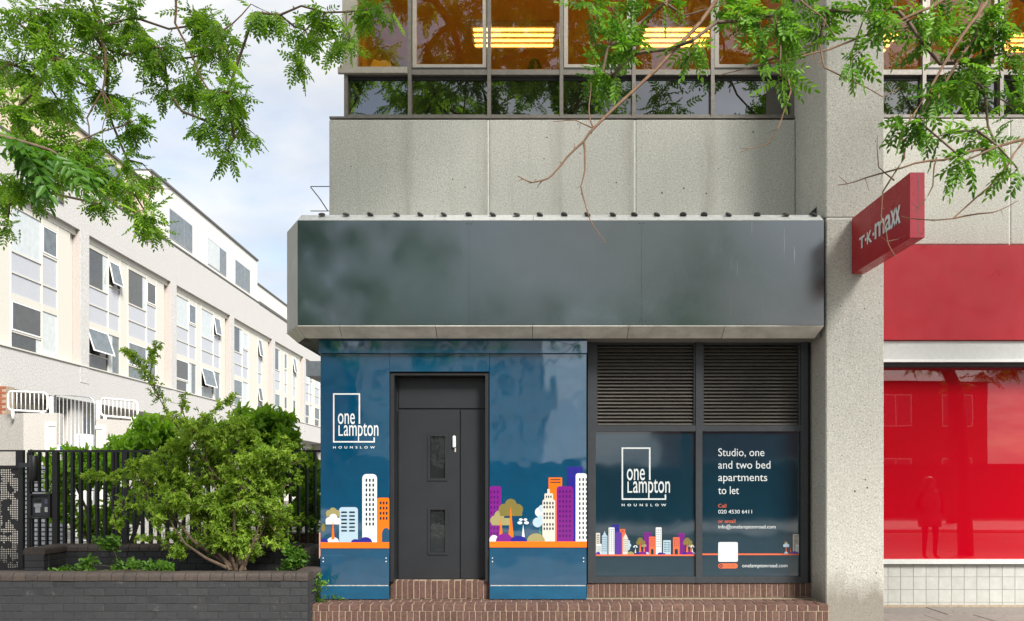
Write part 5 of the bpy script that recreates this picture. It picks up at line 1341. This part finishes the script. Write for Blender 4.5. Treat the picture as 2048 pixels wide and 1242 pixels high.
herb('small shrubby plant in the right end of the planter', 9.9, [(588, 1105, 14, 26, 30), (600, 1125, 14, 18, 30), (580, 1130, 14, 12, 20)], P(590, 1140, 9.9)[:])
herb('tall weed growing between the planter end and the blue panel', 9.45, [(640, 1160, 6, 9, 9), (641, 1175, 6, 8, 8), (634, 1190, 8, 10, 14), (637, 1203, 9, 6, 12)], P(638, 1208, 9.45)[:], [rosette(5, .045, .022, 60 + s) for s in range(2)], .004)
herb('small weed tuft at the foot of the blue base board', 9.6, [(670, 1198, 8, 6, 14)], P(670, 1203, 9.6)[:], [rosette(6, .04, .014, 70 + s) for s in range(2)], .003)

# ------------------------------------------------------------------ across the road (seen mirrored in the glass)
ow = MB().box(-60, 60, -13.0, -12.7, 0, 2.1).box(-60, 60, -13.05, -12.65, 2.1, 2.2).build('boundary_wall', mat_plain('dark_brick_wall', (.12, .075, .06), .9, .3, scale=8)); tag(ow, 'long dark brick boundary wall across the road, mirrored in the red shop window', 'wall')
def house(label, x0, x1, y, h, wall, rows, n, roof=True, ww=.5):
    t = thing('house', label, 'building', ((x0 + x1)/2, y, 0)); MB().box(x0, x1, y - 9, y, 0, h).build('wall', wall, t)
    if roof: MB().prism([(x0 - .3, y + .3, h), (x0 - .3, y - 9.3, h), (x0 - .3, y - 4.5, h + 3.2)], (x1 - x0 + .6, 0, 0)).build('roof', M['flash'], t)
    p = (x1 - x0)/n
    for r_ in range(rows):
        for i in range(n):
            a = x0 + p*(i + .5 - ww/2); b = a + p*ww; z0 = 1.0 + r_*h/rows; z1 = z0 + h/rows*.5
            f = MB().box(a, b, y, y + .05, z0, z1).build('window', M['white'], t); mid = (a + b)/2
            MB().box(a + .06, mid - .03, y + .05, y + .06, z0 + .06, z1 - .06).build('pane', M['glass_dark'], f); MB().box(mid + .03, b - .06, y + .05, y + .06, z0 + .06, z1 - .06).build('pane', M['glass_dark'], f)
rb = mat_plain('red_brickwork', (.27, .10, .065), .9, .25, scale=10)
house('brick house with white windows across the road, mirrored in the red glass', 8, 24, -22, 6.6, rb, 2, 5)
house('white block with narrow windows across the road, mirrored in the blue boards', -9, 1.4, -25, 10.5, M['render'], 4, 9, False, .45)
house('brick house left of the white block across the road', -26, -10, -23, 6.4, rb, 2, 5)

def far_tree(label, x, y, n, seed):
    cl = []
    for i in range(n):
        v = unit(1)[0]*rng.random()**.4; cl.append((x + v[0]*2.9, y + v[1]*2.4, 7.6 + v[2]*2.9, .8, .8, .7, 26))
    tree('street_tree', label, [((x, y, -.02), .2), ((x + .05, y, 2.0), .17), ((x, y, 4.2), .14), ((x - .1, y, 5.6), .11), ((x, y, 7.0), .07)], cl, [], M['leaf_r'])
far_tree('street tree across the road in front of the white block, mirrored in the boards', -3.2, -8.5, 30, 1)
far_tree('street tree across the road by the gap between houses, mirrored in the dark canopy', 5.6, -9.5, 30, 2)
far_tree('street tree across the road in front of the brick house, mirrored in the red glass', 15.5, -9.0, 30, 3)

# pedestrian at the kerb whose reflection stands in the red window
ps = thing('person', 'person in a dark hooded coat and dark trousers, mirrored in the red shop window', 'person', (8.1, 4.6, 0))
J = {'pel': (0, 0, .90), 'waist': (0, 0, 1.05), 'chest': (0, .01, 1.24), 'neck': (0, .02, 1.40), 'head': (0, .05, 1.50), 'crown': (0, .03, 1.60), 'hl': (-.10, 0, .86), 'kl': (-.11, .03, .48), 'al': (-.11, -.01, .09), 'tl': (-.12, .15, .035), 'hr': (.10, 0, .86), 'kr': (.12, .0, .48), 'ar': (.13, -.05, .09), 'tr': (.15, .11, .035),
     'sl': (-.17, .01, 1.34), 'el': (-.26, -.03, 1.09), 'wl': (-.20, .13, .95), 'sr': (.17, .01, 1.34), 'er': (.26, -.03, 1.09), 'wr': (.20, .13, .95)}
rad_ = {'pel': .15, 'waist': .14, 'chest': .16, 'neck': .06, 'head': .085, 'crown': .07, 'hl': .10, 'kl': .065, 'al': .042, 'tl': .035, 'hr': .10, 'kr': .065, 'ar': .042, 'tr': .035, 'sl': .075, 'el': .055, 'wl': .045, 'sr': .075, 'er': .055, 'wr': .045}
E_ = [('pel', 'waist'), ('waist', 'chest'), ('chest', 'neck'), ('neck', 'head'), ('head', 'crown'), ('pel', 'hl'), ('hl', 'kl'), ('kl', 'al'), ('al', 'tl'), ('pel', 'hr'), ('hr', 'kr'), ('kr', 'ar'), ('ar', 'tr'), ('chest', 'sl'), ('sl', 'el'), ('el', 'wl'), ('chest', 'sr'), ('sr', 'er'), ('er', 'wr')]
ks = list(J); me = bpy.data.meshes.new('body'); me.from_pydata([J[k] for k in ks], [(ks.index(a), ks.index(b)) for a, b in E_], [])
bo = bpy.data.objects.new('body', me); COL.objects.link(bo); bo.parent = ps
sk = bo.modifiers.new('skin', 'SKIN'); sk.use_smooth_shade = True
for i, k in enumerate(ks): me.skin_vertices[0].data[i].radius = (rad_[k], rad_[k]*.85); me.skin_vertices[0].data[i].use_root = (k == 'pel')
bo.modifiers.new('sub', 'SUBSURF').levels = 2; bo.modifiers['sub'].render_levels = 2
k = NT('clothed_body'); tcn = k.n('ShaderNodeTexCoord'); sx_ = k.n('ShaderNodeSeparateXYZ'); k.l(tcn.outputs['Object'], sx_.inputs[0])
mr = k.n('ShaderNodeMapRange'); k.l(sx_.outputs[2], mr.inputs['Value']); mr.inputs['From Max'].default_value = 1.7
col_ = k.ramp(mr.outputs[0], [(0, (.02, .02, .022)), (.84, (.02, .02, .022)), (.845, (.42, .26, .19)), (1, (.42, .26, .19))]); k.set(Base_Color=col_, Roughness=.8); me.materials.append(k.m)
ct = MB().lathe((0, 0, 0), [(.20, .66), (.215, .80), (.20, 1.0), (.195, 1.2), (.16, 1.36), (.10, 1.42)], 18); ct.v = [(x*1.08, y*.85, z) for x, y, z in ct.v]
o = ct.mesh('coat', M['flash'], True); o = bpy.data.objects.new('coat', o); COL.objects.link(o); o.parent = ps
hd = MB().lathe((0, .0, 0), [(.09, 1.40), (.125, 1.47), (.13, 1.55), (.105, 1.63), (.04, 1.67)], 16).mesh('hood', M['flash'], True); o = bpy.data.objects.new('hood', hd); COL.objects.link(o); o.parent = ps; o.location = (0, -.03, 0)

for o in bpy.data.objects:
    if '_inv' in o: del o['_inv']
scene.render.engine = 'CYCLES'
cy = scene.cycles; cy.max_bounces = 6; cy.diffuse_bounces = 3; cy.glossy_bounces = 3; cy.transmission_bounces = 3; cy.transparent_max_bounces = 8
